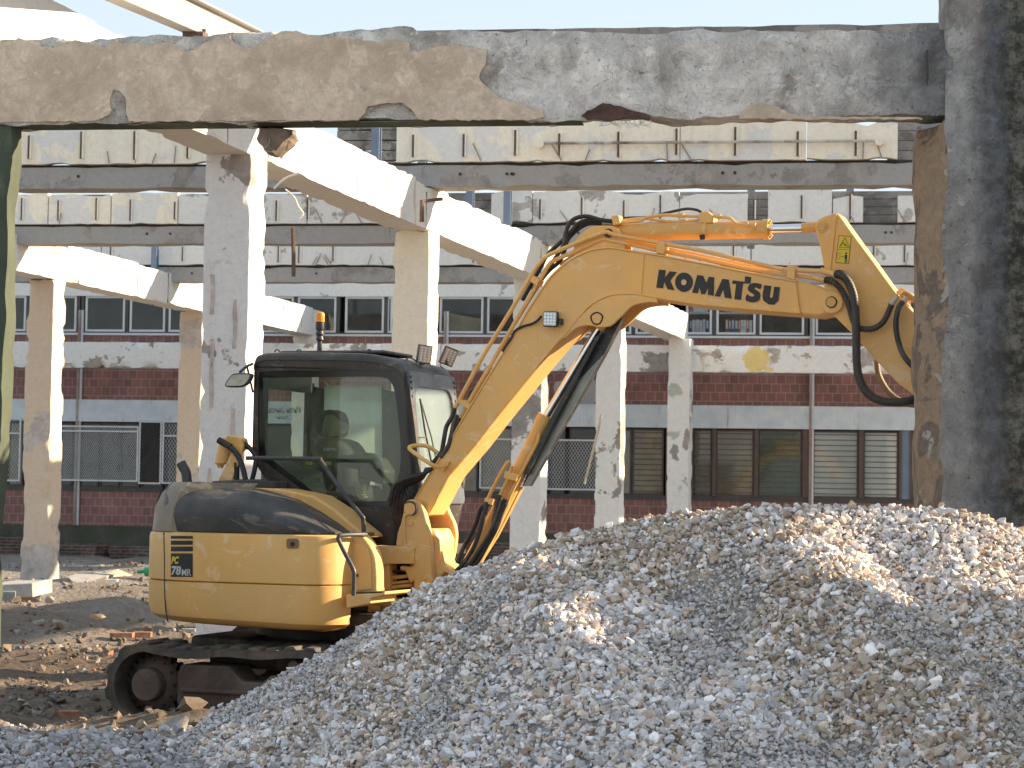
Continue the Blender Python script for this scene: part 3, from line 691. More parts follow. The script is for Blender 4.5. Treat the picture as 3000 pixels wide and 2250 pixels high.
def frontbeam():
    s0 = fs(-160, 230, pF)[0]; ztl = fs(300, 108, pF)[1]; zb = fs(1500, 351, pF)[1]; zt = fs(2000, 90, pF)[1]
    org = fw(pF, s0, zb); root = empty('concrete_beam', org)
    tag(root, 'massive front beam with tan plaster on its left half and sooty grey on the right', 'beam')
    def B(nm, mb, mat, **k): mb.v = [(v[0]-org.x, v[1]-org.y, v[2]-org.z) for v in mb.v]; return mb.build(nm, mat, root, **k)
    mb = MB(); n = 260; m_ = 30
    # gridded front, top and underside as one loft along the beam
    rings = []; 
    for i in range(n+1):
        s = s0*(1-i/n)+.05*(i/n); t = i/n
        px = 1500+(pF.x+F.x*s)/(pF.y+F.y*s)*FPX
        top = fs(px, 113-38*max(0, min(1, (px-250)/900))+(15 if px > 1200 else 8)*min(1, max(0, (px-600)/400)), pF)[1]
        top += noise.fractal(Vector((s*2.2, 3, 1)), .8, 2.2, 5)*.022
        bot = zb+max(0, noise.fractal(Vector((s*1.6, 8, 2)), .8, 2.2, 5)-.1)*.03
        ring = []
        def pt(d, z, e=0):
            p = fw(pF, s, z, -d); nv = noise.noise_vector(p*3.2)*.03+noise.noise_vector(p*9)*.012
            return p+nv*(1 if e == 0 else .5)
        for k in range(13):
            z = bot+(top-bot)*k/12; ch = .03*math.exp(-((top-z)/.03)**2)*max(0, noise.noise(Vector((s*4, 1, 1)))+.3)+max(0, .5-(top-z)/.10)*.09*max(0, noise.noise(Vector((s*2.1, 5, 1)))+.25)
            ring.append(pt(ch, z))
        for d in (.08, .16, .24): ring.append(pt(d, top, 1))
        for k in (2, 1, 0): ring.append(pt(.24, bot+(top-bot)*k/2))
        for d in (.16, .08): ring.append(pt(d, bot, 1))
        rings.append(ring)
    mb.loft(rings); B('beam_core', mb, M_beamF, smooth=60)
    def coat(nm, pts, mat, out=.028, th=.03):
        P2 = []
        for i in range(len(pts)):
            a = Vector(pts[i]); b_ = Vector(pts[(i+1) % len(pts)]); L = (b_-a).length; k = max(1, int(L/9))
            for j in range(k):
                q = a.lerp(b_, j/k); q += Vector((noise.noise(Vector((q.x*.05, q.y*.05, 1))), noise.noise(Vector((q.x*.05, q.y*.05, 5)))))*4+Vector((noise.noise(Vector((q.x*.15, q.y*.15, 1))), noise.noise(Vector((q.x*.15, q.y*.15, 5)))))*2.5
                P2.append(fq(q.x, q.y, out))
        B(nm, MB().prism(P2, -FN*th), mat, smooth=0)
    coat('plaster_coat', [(-150, 120), (0, 125), (60, 114), (110, 125), (135, 140), (160, 142), (190, 125), (225, 120), (255, 127), (290, 137), (318, 140), (330, 122), (360, 128), (400, 132), (450, 133), (500, 128), (530, 140), (548, 153), (575, 148), (600, 130), (640, 115), (675, 107), (690, 125), (715, 145), (735, 143), (770, 130), (800, 103), (830, 95), (880, 94), (900, 105), (940, 110), (1000, 113), (1060, 118), (1110, 128), (1130, 118), (1175, 122), (1200, 128), (1205, 155), (1240, 150), (1280, 138), (1330, 133), (1370, 140), (1400, 146), (1428, 152), (1425, 180), (1415, 205), (1405, 230), (1420, 250), (1440, 270), (1470, 290), (1510, 300), (1550, 315), (1590, 322), (1595, 345), (1560, 353), (1230, 353), (1210, 325), (1180, 305), (1130, 303), (1080, 315), (1060, 345), (1050, 354), (380, 358), (375, 335), (372, 290), (355, 268), (335, 265), (325, 290), (330, 325), (320, 340), (280, 356), (0, 359), (-150, 359)], M_tan)
    coat('plaster_coat', [(2165, 348), (2178, 322), (2205, 308), (2250, 307), (2290, 318), (2320, 338), (2400, 343), (2700, 345), (2700, 351), (2340, 352)], M_tan, .026)
    coat('rusty_cavity', [(1705, 342), (1722, 328), (1745, 318), (1765, 306), (1800, 310), (1830, 318), (1870, 330), (1905, 338), (1904, 349), (1870, 347), (1830, 348), (1790, 356), (1760, 352), (1725, 350)], simple('rusty_brick_core', (.09, .045, .035), .9, 0, .5, 14, bump=.8), .030)
    coat('crack', [(2714, 150), (2718, 150), (2720, 200), (2718, 252), (2715, 250), (2713, 200)], M_dark, .03)
    B('green_soffit', MB().obox(fw(pF, s0+.2, zb-.004, -.01), F*(fs(1700, 351, pF)[0]-s0-.2), UP*.006, -FN*.22), M_green)
    mb = MB()
    for k in range(14):
        a = fq(1760+k*11+random.uniform(-6, 6), 345, -.02); mb.tube(smoothpath([a, a+Vector((random.uniform(-.03, .03), 0, -.04)), a+Vector((random.uniform(-.06, .06), 0, random.uniform(-.07, -.02)))], 3), .003, 4)
    B('hanging_fibre', mb, M_creamA)
frontbeam()
def pillar():
    n = 170; rings = []; mats = []
    c0 = fs(2765, 800, pF)[0]
    back = P(2688, 900, 14.0); 
    for i in range(n+1):
        z = -.3+(7.2)*i/n; ring = []
        up_ = z > fs(2765, 350, pF)[1]-.02
        def add(p): ring.append(p+noise.noise_vector(p*2.6)*.045+noise.noise_vector(p*8)*.014)
        bx = fs(2688, 900, pF)[0]
        lo = .34
        if not up_:
            add(fw(pF, c0-.165, z, -.42-lo)); add(fw(pF, c0-.165, z, -.40)); add(fw(pF, c0-.155, z, -.20))
            for k in range(1, 5): add(fw(pF, c0-.155+.15*k/4, z, -.2+.2*k/4))
        else:
            add(fw(pF, c0+.0, z, -.42-lo)); add(fw(pF, c0+.0, z, -.4)); add(fw(pF, c0+.0, z, -.2))
            for k in range(1, 5): add(fw(pF, c0+.003*k, z, -.2+.19*k/4))
        for k in range(1, 61):
            s = 1.3*k/60; o = .045*max(0, min(1, (s-.22)/.06)) if s > .2 else 0
            q_ = fw(pF, c0+s, z, o); rg = max(0, min(1, (s-.22)/.1)); add(q_+FN*(noise.fractal(q_*7, .8, 2.1, 4)*.035*rg+.03*rg*(1 if z < fs(2765, 350, pF)[1]-.03 else -.3)))
        add(fw(pF, c0+1.3, z, -.42-lo)); rings.append(ring)
    mb = MB(); m_ = len(rings[0]); mb.loft(rings)
    for f_i, f in enumerate(mb.f):
        if f_i < n*m_:
            k = f_i % m_; i = f_i//m_; z = -.3+7.2*i/n
            if k < 6 and z < fs(2765, 350, pF)[1]: mb.m[f_i] = 1
    o = mb.build('concrete_pillar', [M_pillF, M_brn], base=tuple(fw(pF, c0, 0)), smooth=60)
    tag(o, 'huge blackened mossy pillar filling the right edge, brown plaster on its inner side', 'pillar')
pillar()
def jamb():
    E = [(59, 345), (52, 500), (47, 620), (40, 850), (37, 1000), (25, 1200), (18, 1330), (12, 1450), (6, 1570), (0, 1700), (-8, 1900), (-20, 2150), (-20, 2250)]
    rings = []
    for i in range(60):
        t = i/59*(len(E)-1); k = min(len(E)-2, int(t)); u = t-k
        px = E[k][0]*(1-u)+E[k+1][0]*u-27; py = E[k][1]*(1-u)+E[k+1][1]*u
        s, z = fs(px, py, pF); ring = []
        for (ds, d) in ((-.9, 0), (-.5, 0), (-.2, 0), (-.06, 0), (0, .01), (.0, .06), (.0, .12), (0, .18), (-.4, .18), (-.9, .18)):
            p = fw(pF, s+ds, z, -d-.02); ring.append(p+noise.noise_vector(p*3.0)*.03+noise.noise_vector(p*9)*.008)
        rings.append(ring)
    mb = MB(); mb.loft(rings)
    for i in range(59*10):
        if 4 <= i % 10 < 7: mb.m[i] = 1
    b = rings[-1][4]
    tag(mb.build('painted_jamb', [M_green, M_sage], base=(b.x, b.y, 0), smooth=50), 'green painted jamb leaning out of the picture under the left end of the front beam', 'pillar')
jamb()
# broken chunk dangling in front of the girder
def chunk():
    pts = [(738, 362), (732, 395), (742, 420), (762, 435), (785, 440), (803, 426), (830, 400), (845, 378), (835, 362), (790, 358)]
    c = onpl(785, 400, pF, FN)-FN*.3; bm = bmesh.new()
    for px, py in pts:
        for d, sc in ((.12, .8), (.24, 1), (.4, .85)):
            q = onpl(785+(px-785)*sc, 400+(py-400)*sc, pF, FN)-FN*d; bm.verts.new(q-c)
    bmesh.ops.convex_hull(bm, input=bm.verts); bmesh.ops.subdivide_edges(bm, edges=bm.edges, cuts=3, use_grid_fill=True)
    for v in bm.verts: v.co += noise.noise_vector(v.co*14)*.022
    me = bpy.data.meshes.new('hanging_chunk'); bm.to_mesh(me); bm.free(); me.materials.append(M_chunk); o = bpy.data.objects.new('concrete_chunk', me); COL.objects.link(o); o.location = c
    tag(o, 'broken brown lump of concrete dangling on wire under the front beam', 'rubble')
    a = onpl(770, 352, pF, FN)-FN*.18-c; b_ = onpl(778, 410, pF, FN)-FN*.1-c; d = onpl(765, 432, pF, FN)-FN*.08-c; e = onpl(790, 440, pF, FN)-FN*.08-c
    MB().tube(smoothpath([a, b_, d, e], 6), .004, 6).build('wire', simple_rb, o)
M_chunk = simple('brown_grey_rubble_concrete', (.22, .17, .135), .95, 0, .3, 12, bump=1)
chunk()
def strand(pts, Y, r=.008, label='', mat=None, name='dangling_rebar'):
    w_ = [P(x, y, Y) for x, y in pts]; o = MB().tube(smoothpath(w_, 4), r, 6).build(name, mat or M_creamA, base=tuple(w_[0])); return tag(o, label, 'wire')
strand([(876, 507), (835, 523), (802, 553)], 21, .012, 'pale bent strip sticking out under the near girder by the tall rough column')
strand([(836, 555), (862, 578), (874, 605), (888, 625), (876, 640)], 21.3, .012, 'pale kinked strip dangling below the near girder in front of second cross beam')
strand([(858, 668), (860, 740), (860, 810)], 33.6, .035, 'rusty brown post between second and third cross beams', M_rust, 'rusty_post')
strand([(1142, 650), (1142, 700)], 27.6, .008, 'thin wire hanging under the girder beside the smooth cream column', simple_rb)
strand([(1763, 1215), (1735, 1330), (1712, 1418)], 30, .02, 'thin pale stick leaning across the grille seen under the boom', M_tanc, 'leaning_stick')
# rusty bracket by girder
a = P(1232, 585, 27.0); b_ = P(1294, 582, 27.4)
mb = MB(); mb.tube([P(1236, 650, 26.6), P(1236, 590, 26.6), P(1294, 583, 26.9)], .03, 4); tag(mb.build('rusty_bracket', M_rust, base=tuple(a)), 'rusty angle bracket fixed on the lit girder face above the smooth column', 'bracket')

# added unseen walls on the right shade the gravel; openings shaped for sun patches
def shade_wall(nm, X, y0, y1, h, holes, label, seed):
    mb = MB(); n = 30
    top = [Vector((X, y0+(y1-y0)*k/n, h+noise.noise(Vector((k*.4, seed, 1)))*.25)) for k in range(n+1)]
    mb.prism([Vector((X, y0, -.3)), Vector((X, y1, -.3))]+top[::-1], (.3, 0, 0), [[Vector((X, a, b_)) for a, b_ in hh] for hh in holes])
    tag(mb.build(nm, M_creamB, base=(X, y0, 0), smooth=0), label, 'wall')
shade_wall('heap_shade_wall', 4.4, 8.0, 13.5, 4.6, [[(12.4, 1.78), (12.9, 1.6), (13.3, 1.9), (13.35, 2.75), (12.9, 2.9), (12.5, 2.4)], [(12.0, 1.2), (12.3, 1.25), (12.25, 1.6), (12.05, 1.55)]], 'added unseen wall right of the gravel heap, its opening shaped for sun patches', 3)
shade_wall('gravel_shade_wall', 7.2, 14.7, 16.5, 5.0, [], 'added unseen wall piece behind the blackened pillar, shading the gravel at lower left', 8)

# ------------------------------------------------------------------ ground
def heap_profile():
    pts = [(430, 2215), (500, 2175), (620, 2080), (740, 2015), (840, 1958), (1000, 1872), (1130, 1772), (1280, 1690), (1400, 1648), (1500, 1612), (1700, 1548), (1960, 1497), (2200, 1480), (2440, 1472), (2640, 1480), (2760, 1480), (2880, 1503), (3000, 1548), (3150, 1620)]
    out = []
    for px, py in pts:
        Y = 13.7-.9*max(0, min(1, (px-450)/1700)); q = P(px, py, Y); out.append((q.x, q.z, Y))
    return out
HP = heap_profile()
def hp(x):
    if x <= HP[0][0]: return max(-.6, HP[0][1]-(HP[0][0]-x)*.8), HP[0][2]
    for i in range(len(HP)-1):
        a, b_ = HP[i], HP[i+1]
        if x <= b_[0]: t = (x-a[0])/(b_[0]-a[0]); return a[1]+(b_[1]-a[1])*t, a[2]+(b_[2]-a[2])*t
    return max(-.6, HP[-1][1]-(x-HP[-1][0])*.55), HP[-1][2]
def gz(x, y):
    v = Vector((x, y, 0)); z = noise.fractal(v*.45, .9, 2.1, 5)*.10
    n2 = noise.fractal(Vector((x*1.1, y*1.6, 3)), .7, 2.2, 5); z += n2*.05*(1 if y < 16 or y > 19 else .6); z += noise.fractal(Vector((x*5, y*5, 1)), .7, 2.2, 4)*.022+max(0, noise.noise(Vector((x*.7+y*.25, y*2.4, 6))))*.05
    # churned ridge of dirt next to the near track
    z += .12*math.exp(-((y-(15.35+.15*noise.noise(v)))/.22)**2)*math.exp(-((x+1.9)/1.0)**2)
    z += .16*math.exp(-((y-30)/5)**2)*max(0, noise.noise(v*.6)+.3)*1.6 if y > 20 else 0
    if y > 22: z += .25*max(0, noise.noise(Vector((x*.35, y*.3, 7))))
    if y < 14.6: z += .03
    if y > 60 or y < 5 or abs(x) > 30: z *= .2
    return z
def gravelz(x, y):
    z0, Yr = hp(x); d = Yr-y; z0 -= .028
    v = Vector((x, y, 0))
    lump = noise.fractal(v*.9, .8, 2.1, 4)*.07+noise.noise(Vector((x*1.6, y*.5, 4)))*.10*min(1, abs(d)*1.2)
    if d >= 0:
        sl = .60+.05*noise.noise(Vector((x*.8, 2, 1)))
        # spurs and gullies of the pushed material
        sp = .27*math.exp(-((x-(-.15+.34*d))/.32)**2)*min(1, d*1.4)*math.exp(-max(0, d-1.6)**2)
        sp += .07*math.exp(-((x-(1.35+.55*d))/.30)**2)*min(1, d*1.6)
        sp -= .14*math.exp(-((x-(.65+.5*d))/.25)**2)*min(1, d*1.5)
        sp -= .10*math.exp(-((x-(2.0+.35*d))/.22)**2)*min(1, d*1.5)
        rnd = .05*(1-math.exp(-d*4))
        z = z0-sl*d+rnd+sp+lump*min(1, d*2.5)
    else:
        z = z0+.74*d+lump*min(1, -d*2)
    return z
def heap_or_ground(x, y):
    return max(gz(x, y)+.01, gravelz(x, y)) if y < 17 else gz(x, y)
def axis(lims): 
    out = []
    for a, b_, st in lims:
        k = max(1, int(round((b_-a)/st))); out += [a+(b_-a)*i/k for i in range(k)]
    return out+[lims[-1][1]]
M_dirt, N, L, b = newmat('churned_brown_dirt'); g = NG(M_dirt); co = g.coord('World')
big = g.noise(co, .35, 7, .62, .4); c = g.ramp(big, [(.35, (.16, .12, .09)), (.5, (.215, .168, .13)), (.62, (.28, .235, .19)), (.75, (.36, .335, .30))])
fn = g.noise(co, 9, 10, .75); c = g.mix(1, c, g.ramp(fn, [(.25, .45), (.75, 1.35)]), 'MULTIPLY')
sp = g.sep(co); far = g.ramp(g.math('MULTIPLY', g.math('SUBTRACT', sp[1], 22), .05), [(0, 0), (.7, .6)])
c = g.mix(far, c, g.mix(1, (.40, .37, .33), g.ramp(g.noise(co, 1.6, 9, .7), [(.3, .55), (.7, 1.2)]), 'MULTIPLY'))
bounce = g.ramp(g.math('MULTIPLY', g.math('SUBTRACT', 12.2, sp[1]), 1.0), [(0, 0), (1, 1)]); c = g.mix(bounce, c, g.mix(.5, (.58, .55, .50), g.ramp(fn, [(.3, .6), (.7, 1)]), 'MULTIPLY'))  # unseen ground nearer the camera made pale to bounce sunlight into the shade
L.new(c, b.inputs['Base Color']); b.inputs['Roughness'].default_value = .95; b.inputs['Specular IOR Level'].default_value = .15
L.new(g.bump(g.math('ADD', fn, g.math('MULTIPLY', g.vor(co, 12), -.5)), 1, .06), b.inputs['Normal'])
xs = axis([(-900, -60, 140), (-60, -12, 6), (-12, -5, .5), (-5, 1.5, .07), (1.5, 12, .5), (12, 60, 8), (60, 900, 140)])
ys = axis([(-300, 6, 60), (6, 12.5, 1.2), (12.5, 17.5, .055), (17.5, 30, .12), (30, 52, .3), (52, 90, 5), (90, 2500, 300)])
vs = [(x, y, gz(x, y)) for x in xs for y in ys]; ny = len(ys)
fsx = [(i*ny+j, (i+1)*ny+j, (i+1)*ny+j+1, i*ny+j+1) for i in range(len(xs)-1) for j in range(ny-1)]
gm = MB(); gm.add(vs, fsx); tag(gm.build('ground', M_dirt, recalc=False, smooth=180), kind='structure')

# ------------------------------------------------------------------ stones
def rocklib(n, seed, flat=.76, pts=11, ang=True):
    rnd = random.Random(seed); out = []
    for i in range(n):
        bm = bmesh.new(); sx, sy, sz = 1, rnd.uniform(.6, .95), rnd.uniform(flat-.2, flat+.1)
        for k in range(pts):
            v = Vector((rnd.gauss(0, 1), rnd.gauss(0, 1), rnd.gauss(0, 1))).normalized()*rnd.uniform(.85, 1.1); bm.verts.new((v.x*sx*.5, v.y*sy*.5, v.z*sz*.5))
        r_ = bmesh.ops.convex_hull(bm, input=bm.verts); bmesh.ops.delete(bm, geom=[v for v in bm.verts if not v.link_faces], context='VERTS')
        bm.verts.index_update(); V = np.array([v.co[:] for v in bm.verts]); Fc = [[v.index for v in f.verts] for f in bm.faces]; bm.free(); out.append((V, np.array(Fc)))
    return out
def rotm(n):
    a = RNG.uniform(0, 2*np.pi, n); tx = RNG.normal(0, .45, n); ty = RNG.normal(0, .45, n)
    ca, sa = np.cos(a), np.sin(a); cx, sx = np.cos(tx), np.sin(tx); cy, sy = np.cos(ty), np.sin(ty); z = np.zeros(n); o = np.ones(n)
    A = np.array([[ca, -sa, z], [sa, ca, z], [z, z, o]]).transpose(2, 0, 1); B = np.array([[o, z, z], [z, cx, -sx], [z, sx, cx]]).transpose(2, 0, 1); C = np.array([[cy, z, sy], [z, o, z], [-sy, z, cy]]).transpose(2, 0, 1)
    return B @ C @ A
def scatter(name, pos, size, cols, lib, mat, extra=None, mats2=None):
    """one mesh holding every stone; colour per stone stored as an attribute"""
    n = len(pos); which = RNG.integers(0, len(lib), n); VV = []; FF = []; CC = []; off = 0
    Rm = rotm(n)
    for k, (V, Fc) in enumerate(lib):
        ix = np.where(which == k)[0]
        if not len(ix): continue
        W = np.einsum('nij,vj->nvi', Rm[ix], V)*size[ix][:, None, None]+pos[ix][:, None, :]
        m_ = len(ix); nv = len(V); VV.append(W.reshape(-1, 3)); FF.append((Fc[None]+(np.arange(m_)*nv)[:, None, None]+off).reshape(-1, 3)); CC.append(np.repeat(cols[ix], nv, axis=0)); off += m_*nv
    if extra is not None:
        EV, EF, EC = extra; VV.append(EV); FF.append(EF+off); CC.append(EC); nE = len(EF)
    else: nE = 0
    V = np.concatenate(VV); Fa = np.concatenate(FF); Cc = np.concatenate(CC)
    me = bpy.data.meshes.new(name); me.vertices.add(len(V)); me.vertices.foreach_set('co', V.ravel().astype(np.float32))
    me.loops.add(len(Fa)*3); me.loops.foreach_set('vertex_index', Fa.ravel().astype(np.int32)); me.polygons.add(len(Fa)); me.polygons.foreach_set('loop_start', (np.arange(len(Fa))*3).astype(np.int32))
    me.update(calc_edges=True)
    at = me.color_attributes.new('stone_col', 'FLOAT_COLOR', 'POINT'); at.data.foreach_set('color', np.concatenate([Cc, np.ones((len(Cc), 1))], 1).ravel().astype(np.float32))
    me.materials.append(mat)
    if mats2: 
        me.materials.append(mats2); mi = np.zeros(len(Fa), np.int32); mi[len(Fa)-nE:] = 1; me.polygons.foreach_set('material_index', mi)
    me.polygons.foreach_set('use_smooth', np.zeros(len(Fa), bool)); me.validate(); o = bpy.data.objects.new(name, me); COL.objects.link(o); return o
M_stone, N, L, b = newmat('crushed_stone'); g = NG(M_stone); at = N.new('ShaderNodeAttribute'); at.attribute_name = 'stone_col'
co = g.coord('World'); c = g.mix(1, at.outputs['Color'], g.ramp(g.noise(co, 45, 5, .65), [(.3, .75), (.7, 1.2)]), 'MULTIPLY'); L.new(c, b.inputs['Base Color']); b.inputs['Roughness'].default_value = .8; b.inputs['Specular IOR Level'].default_value = .3
L.new(g.bump(g.noise(co, 90, 4, .6), .3, .004), b.inputs['Normal'])
M_fines, N, L, b = newmat('gravel_fines'); g = NG(M_fines); co = g.coord('World')
c = g.ramp(g.noise(co, 1.1, 7, .65), [(.35, (.36, .30, .26)), (.55, (.48, .44, .41)), (.7, (.55, .53, .52))]); c = g.mix(1, c, g.ramp(g.noise(co, 60, 8, .8), [(.25, .35), (.75, 1.25)]), 'MULTIPLY')
c = g.mix(g.ramp(g.sep(co)[1], [(0, 0), (1, 0)]), c, c)
L.new(c, b.inputs['Base Color']); b.inputs['Roughness'].default_value = .95; L.new(g.bump(g.noise(co, 70, 8, .8), 1, .02), b.inputs['Normal'])
PAL = np.array([(.41, .415, .43), (.48, .48, .49), (.36, .365, .38), (.56, .56, .56), (.44, .38, .33), (.40, .34, .29), (.50, .44, .40), (.30, .235, .18), (.29, .29, .30), (.38, .40, .41)])
PW = np.array([.18, .17, .14, .10, .11, .09, .08, .04, .05, .04])
def stonecols(P_, brownf):
    n = len(P_); idx = RNG.choice(len(PAL), n, p=PW/PW.sum()); c = PAL[idx].copy()*np.array([1.74, 1.64, 1.57]); c *= RNG.uniform(.72, 1.12, n)[:, None]
    br = brownf(P_); k = (RNG.uniform(0, 1, n) < br*.75)
    alt = np.array([(.48, .40, .31), (.42, .32, .23), (.54, .46, .37), (.34, .26, .20)])[RNG.integers(0, 4, n)]; c[k] = alt[k]
    return c
def brownf(P_):
    out = np.empty(len(P_))
    for i, p in enumerate(P_):
        q = noise.fractal(Vector((p[0]*.8, p[1]*.8, 3.3)), .8, 2.1, 4); d = hp(p[0])[1]-p[1]
        q += .45*math.exp(-((p[0]-(1.5+.3*d))/.6)**2)*min(1, d)+.3*math.exp(-((p[0]+1.0)/.4)**2)*math.exp(-((d-.4)/.5)**2)
        out[i] = .06+max(0, q)*.9
    return np.clip(out, 0, .85)
def heap():
    n = 150000; X = RNG.uniform(-2.9, 4.1, n); Yv = RNG.uniform(10.25, 14.4, n)
    pos = []; 
    for x, y in zip(X, Yv):
        z = gravelz(x, y); g0 = gz(x, y)
        if z < g0-.06 or y > hp(x)[1]+.4: continue
        pos.append((x, y, z))
    pos = np.array(pos); n = len(pos)
    sm = np.array([noise.fractal(Vector((p[0]*1.3, p[1]*1.0, 8.)), .8, 2.1, 3) for p in pos])
    size = np.clip(RNG.lognormal(math.log(.032), .42, n), .014, .085)*np.where(sm > .30, .75, 1.0)*np.clip(1.12-.06*(pos[:, 1]-11), .9, 1.2)
    # sort of layering: bigger stones sit a bit prouder
    pos[:, 2] += size*RNG.uniform(-.25, .42, n)
    cols = stonecols(pos, brownf); cols[sm > .30] = cols[sm > .30]*.6+np.array((.42, .40, .39))*.4
    gx = np.arange(-3.1, 4.2, .05); gy = np.arange(10.0, 16.2, .05); EV = np.array([(x, y, max(gravelz(x, y), gz(x, y)-.25)-.004) for x in gx for y in gy]); m_ = len(gy)
    EF = []
    for i in range(len(gx)-1):
        for j in range(m_-1):
            a = i*m_+j; EF += [(a, a+m_, a+m_+1), (a, a+m_+1, a+1)]
    EC = np.full((len(EV), 3), .35)
    o = scatter('gravel_heap', pos, size, cols, rocklib(18, 3), M_stone, (EV, np.array(EF), EC), M_fines)
    tag(o, 'big heap of crushed grey and tan stone in front of the excavator', 'gravel', kind='stuff')
heap()
def flatgravel():
    n = 15000; X = RNG.uniform(-4.2, -.5, n); Yv = 12.4+RNG.uniform(0, 1, n)**1.0*2.9; pos = []; 
    for x, y in zip(X, Yv):
        e = 14.35+.25*noise.noise(Vector((x*1.3, 0, 2)))
        if y > e and random.random() < min(1, (y-e)/.25+.3): continue
        pos.append((x, y, gz(x, y)+.0))
    pos = np.array(pos); size = np.clip(RNG.lognormal(math.log(.042), .42, len(pos)), .015, .12); pos[:, 2] += size*RNG.uniform(-.1, .35, len(pos))
    tag(scatter('spread_gravel', pos, size, stonecols(pos, lambda p: np.full(len(p), .12))*np.array([.64, .65, .67]), rocklib(14, 9), M_stone), 'grey gravel spread over the ground at lower left', 'gravel', kind='stuff')  # heap stone colours darkened and blued here to imitate the shade
flatgravel()
def debris():
    n = 17000; Yv = 14.6+RNG.uniform(0, 1, n)**1.5*33; X = (RNG.uniform(-.27, .02, n))*Yv; keep = []; 
    for x, y in zip(X, Yv):
        d = noise.fractal(Vector((x*.6, y*.45, 5)), .8, 2.1, 4)
        if random.random() < .12+max(0, d)*1.5: keep.append((x, y, gz(x, y)))
    pos = np.array(keep); n = len(pos); size = np.clip(RNG.lognormal(math.log(.045), .5, n), .015, .24)*(1+(pos[:, 1]-14)*.012); pos[:, 2] += size*.15
    PL = np.array([(.22, .165, .12), (.17, .125, .09), (.28, .23, .18), (.36, .33, .29), (.30, .14, .09), (.26, .24, .22)]); c = PL[RNG.choice(6, n, p=(.36, .32, .16, .05, .02, .09))]*RNG.uniform(.75, 1.15, n)[:, None]
    tag(scatter('rubble_scatter', pos, size, c, rocklib(14, 17, .7, 10), M_stone), 'small clods, brick bits and stones scattered over the churned dirt', 'rubble', kind='stuff')
debris()
# single pieces one can point to -----------------------------------------------------
def gpt(px, py): 
    d = ray(px, py); t = -CAMH/d.z; p = CAM+d*t; z = gz(p.x, p.y); t = (z-CAMH)/d.z; return CAM+d*t
M_slab = simple('pale_broken_concrete', (.38, .365, .345), .9, 0, .15, 5, bump=.6, dirt=(.33, .28, .23), dirtamt=.4)
M_brick = simple('orange_red_brick', (.30, .13, .07), .9, 0, .3, 9, bump=.6, dirt=(.4, .34, .27), dirtamt=.4)
M_blockg = simple('blue_grey_block', (.25, .26, .27), .9, 0, .2, 6, bump=.6)
M_tanrock = simple('ochre_rock', (.42, .32, .22), .9, 0, .25, 8, bump=.7)
def piece(name, px, py, wpx, hpx, mat, label, rz=0., kind='rock', depth=None, cat='rubble', seed=0, tilt=0, group=None):
    c = gpt(px, py); s = c.y/FPX; w_, h = wpx*s, hpx*s; d = depth or w_*.6
    bm = bmesh.new()
    if kind == 'box':
        bmesh.ops.create_cube(bm, size=1); bmesh.ops.scale(bm, verts=bm.verts, vec=(w_, d, h)); bmesh.ops.bevel(bm, geom=bm.edges, offset=min(w_, h, d)*.06, segments=1, affect='EDGES')
        bmesh.ops.subdivide_edges(bm, edges=bm.edges, cuts=2, use_grid_fill=True); k = .05
    else:
        rnd = random.Random(seed+int(px))
        for i in range(14):
            v = Vector((rnd.gauss(0, 1), rnd.gauss(0, 1), rnd.gauss(0, 1))).normalized(); bm.verts.new((v.x*w_*.55, v.y*d*.55, v.z*h*.6))
        bmesh.ops.convex_hull(bm, input=bm.verts); bmesh.ops.delete(bm, geom=[v for v in bm.verts if not v.link_faces], context='VERTS')
        bmesh.ops.subdivide_edges(bm, edges=bm.edges, cuts=2, use_grid_fill=True); k = .06
    mn = min(w_, h, d)
    for v in bm.verts: v.co += noise.noise_vector(v.co/mn*1.5+Vector((seed, px, 0)))*mn*k; v.co.z += h*.42
    me = bpy.data.meshes.new(name); bm.to_mesh(me); bm.free(); me.polygons.foreach_set('use_smooth', [False]*len(me.polygons)); me.materials.append(mat); o = bpy.data.objects.new(name, me); COL.objects.link(o)
    o.location = c; o.rotation_euler = (0, tilt, rz); return tag(o, label, cat, group)
piece('concrete_slab', 62, 1742, 128, 40, M_slab, 'flat pale broken slab lying beside the foot of the salmon cream column', kind='box', depth=1.2, tilt=-.05)
piece('concrete_block', 14, 1800, 60, 74, M_blockg, 'grey square block at the left edge below the pale slab', kind='box', rz=.2)
piece('boulder', 70, 1762, 40, 30, M_tanrock, 'ochre stone between the grey block and the column foot, left one')
piece('boulder', 102, 1765, 44, 26, M_slab, 'pale jagged stone under the right corner of the slab')
piece('boulder', 144, 1768, 30, 22, M_slab, 'small pale stone right at the foot of the left column')
piece('boulder', 288, 1782, 52, 30, M_tanrock, 'large ochre rock standing alone in the sunlight left of the excavator tail')
piece('boulder', 248, 1775, 34, 16, M_slab, 'flat white chip just left of the large ochre rock')
piece('sandy_mound', 275, 1710, 130, 34, M_slab, 'pale lime mound heaped in front of the brick footing', depth=3)
piece('sandy_mound', 345, 1695, 80, 28, M_tanrock, 'tan mound of rubble behind the lime mound', depth=2)
piece('concrete_slab', 326, 1712, 38, 16, M_frameW, 'small white block in front of the tan mound', kind='box')
piece('boulder', 163, 1833, 42, 20, M_tanrock, 'brown clod in the dirt below the left column', seed=4)
piece('boulder', 112, 1829, 36, 18, M_slab, 'grey clod left of the brown clod in the dirt', seed=5)
piece('boulder', 285, 1818, 46, 22, M_tanrock, 'ochre clod on the ridge of rubble below the ochre rock', seed=6)
piece('boulder', 350, 1790, 40, 24, M_chunk, 'dark brown clod near the excavator tail', seed=7)
piece('boulder', 408, 1782, 34, 16, M_brick, 'reddish brick fragment just left of the counterweight', seed=8)
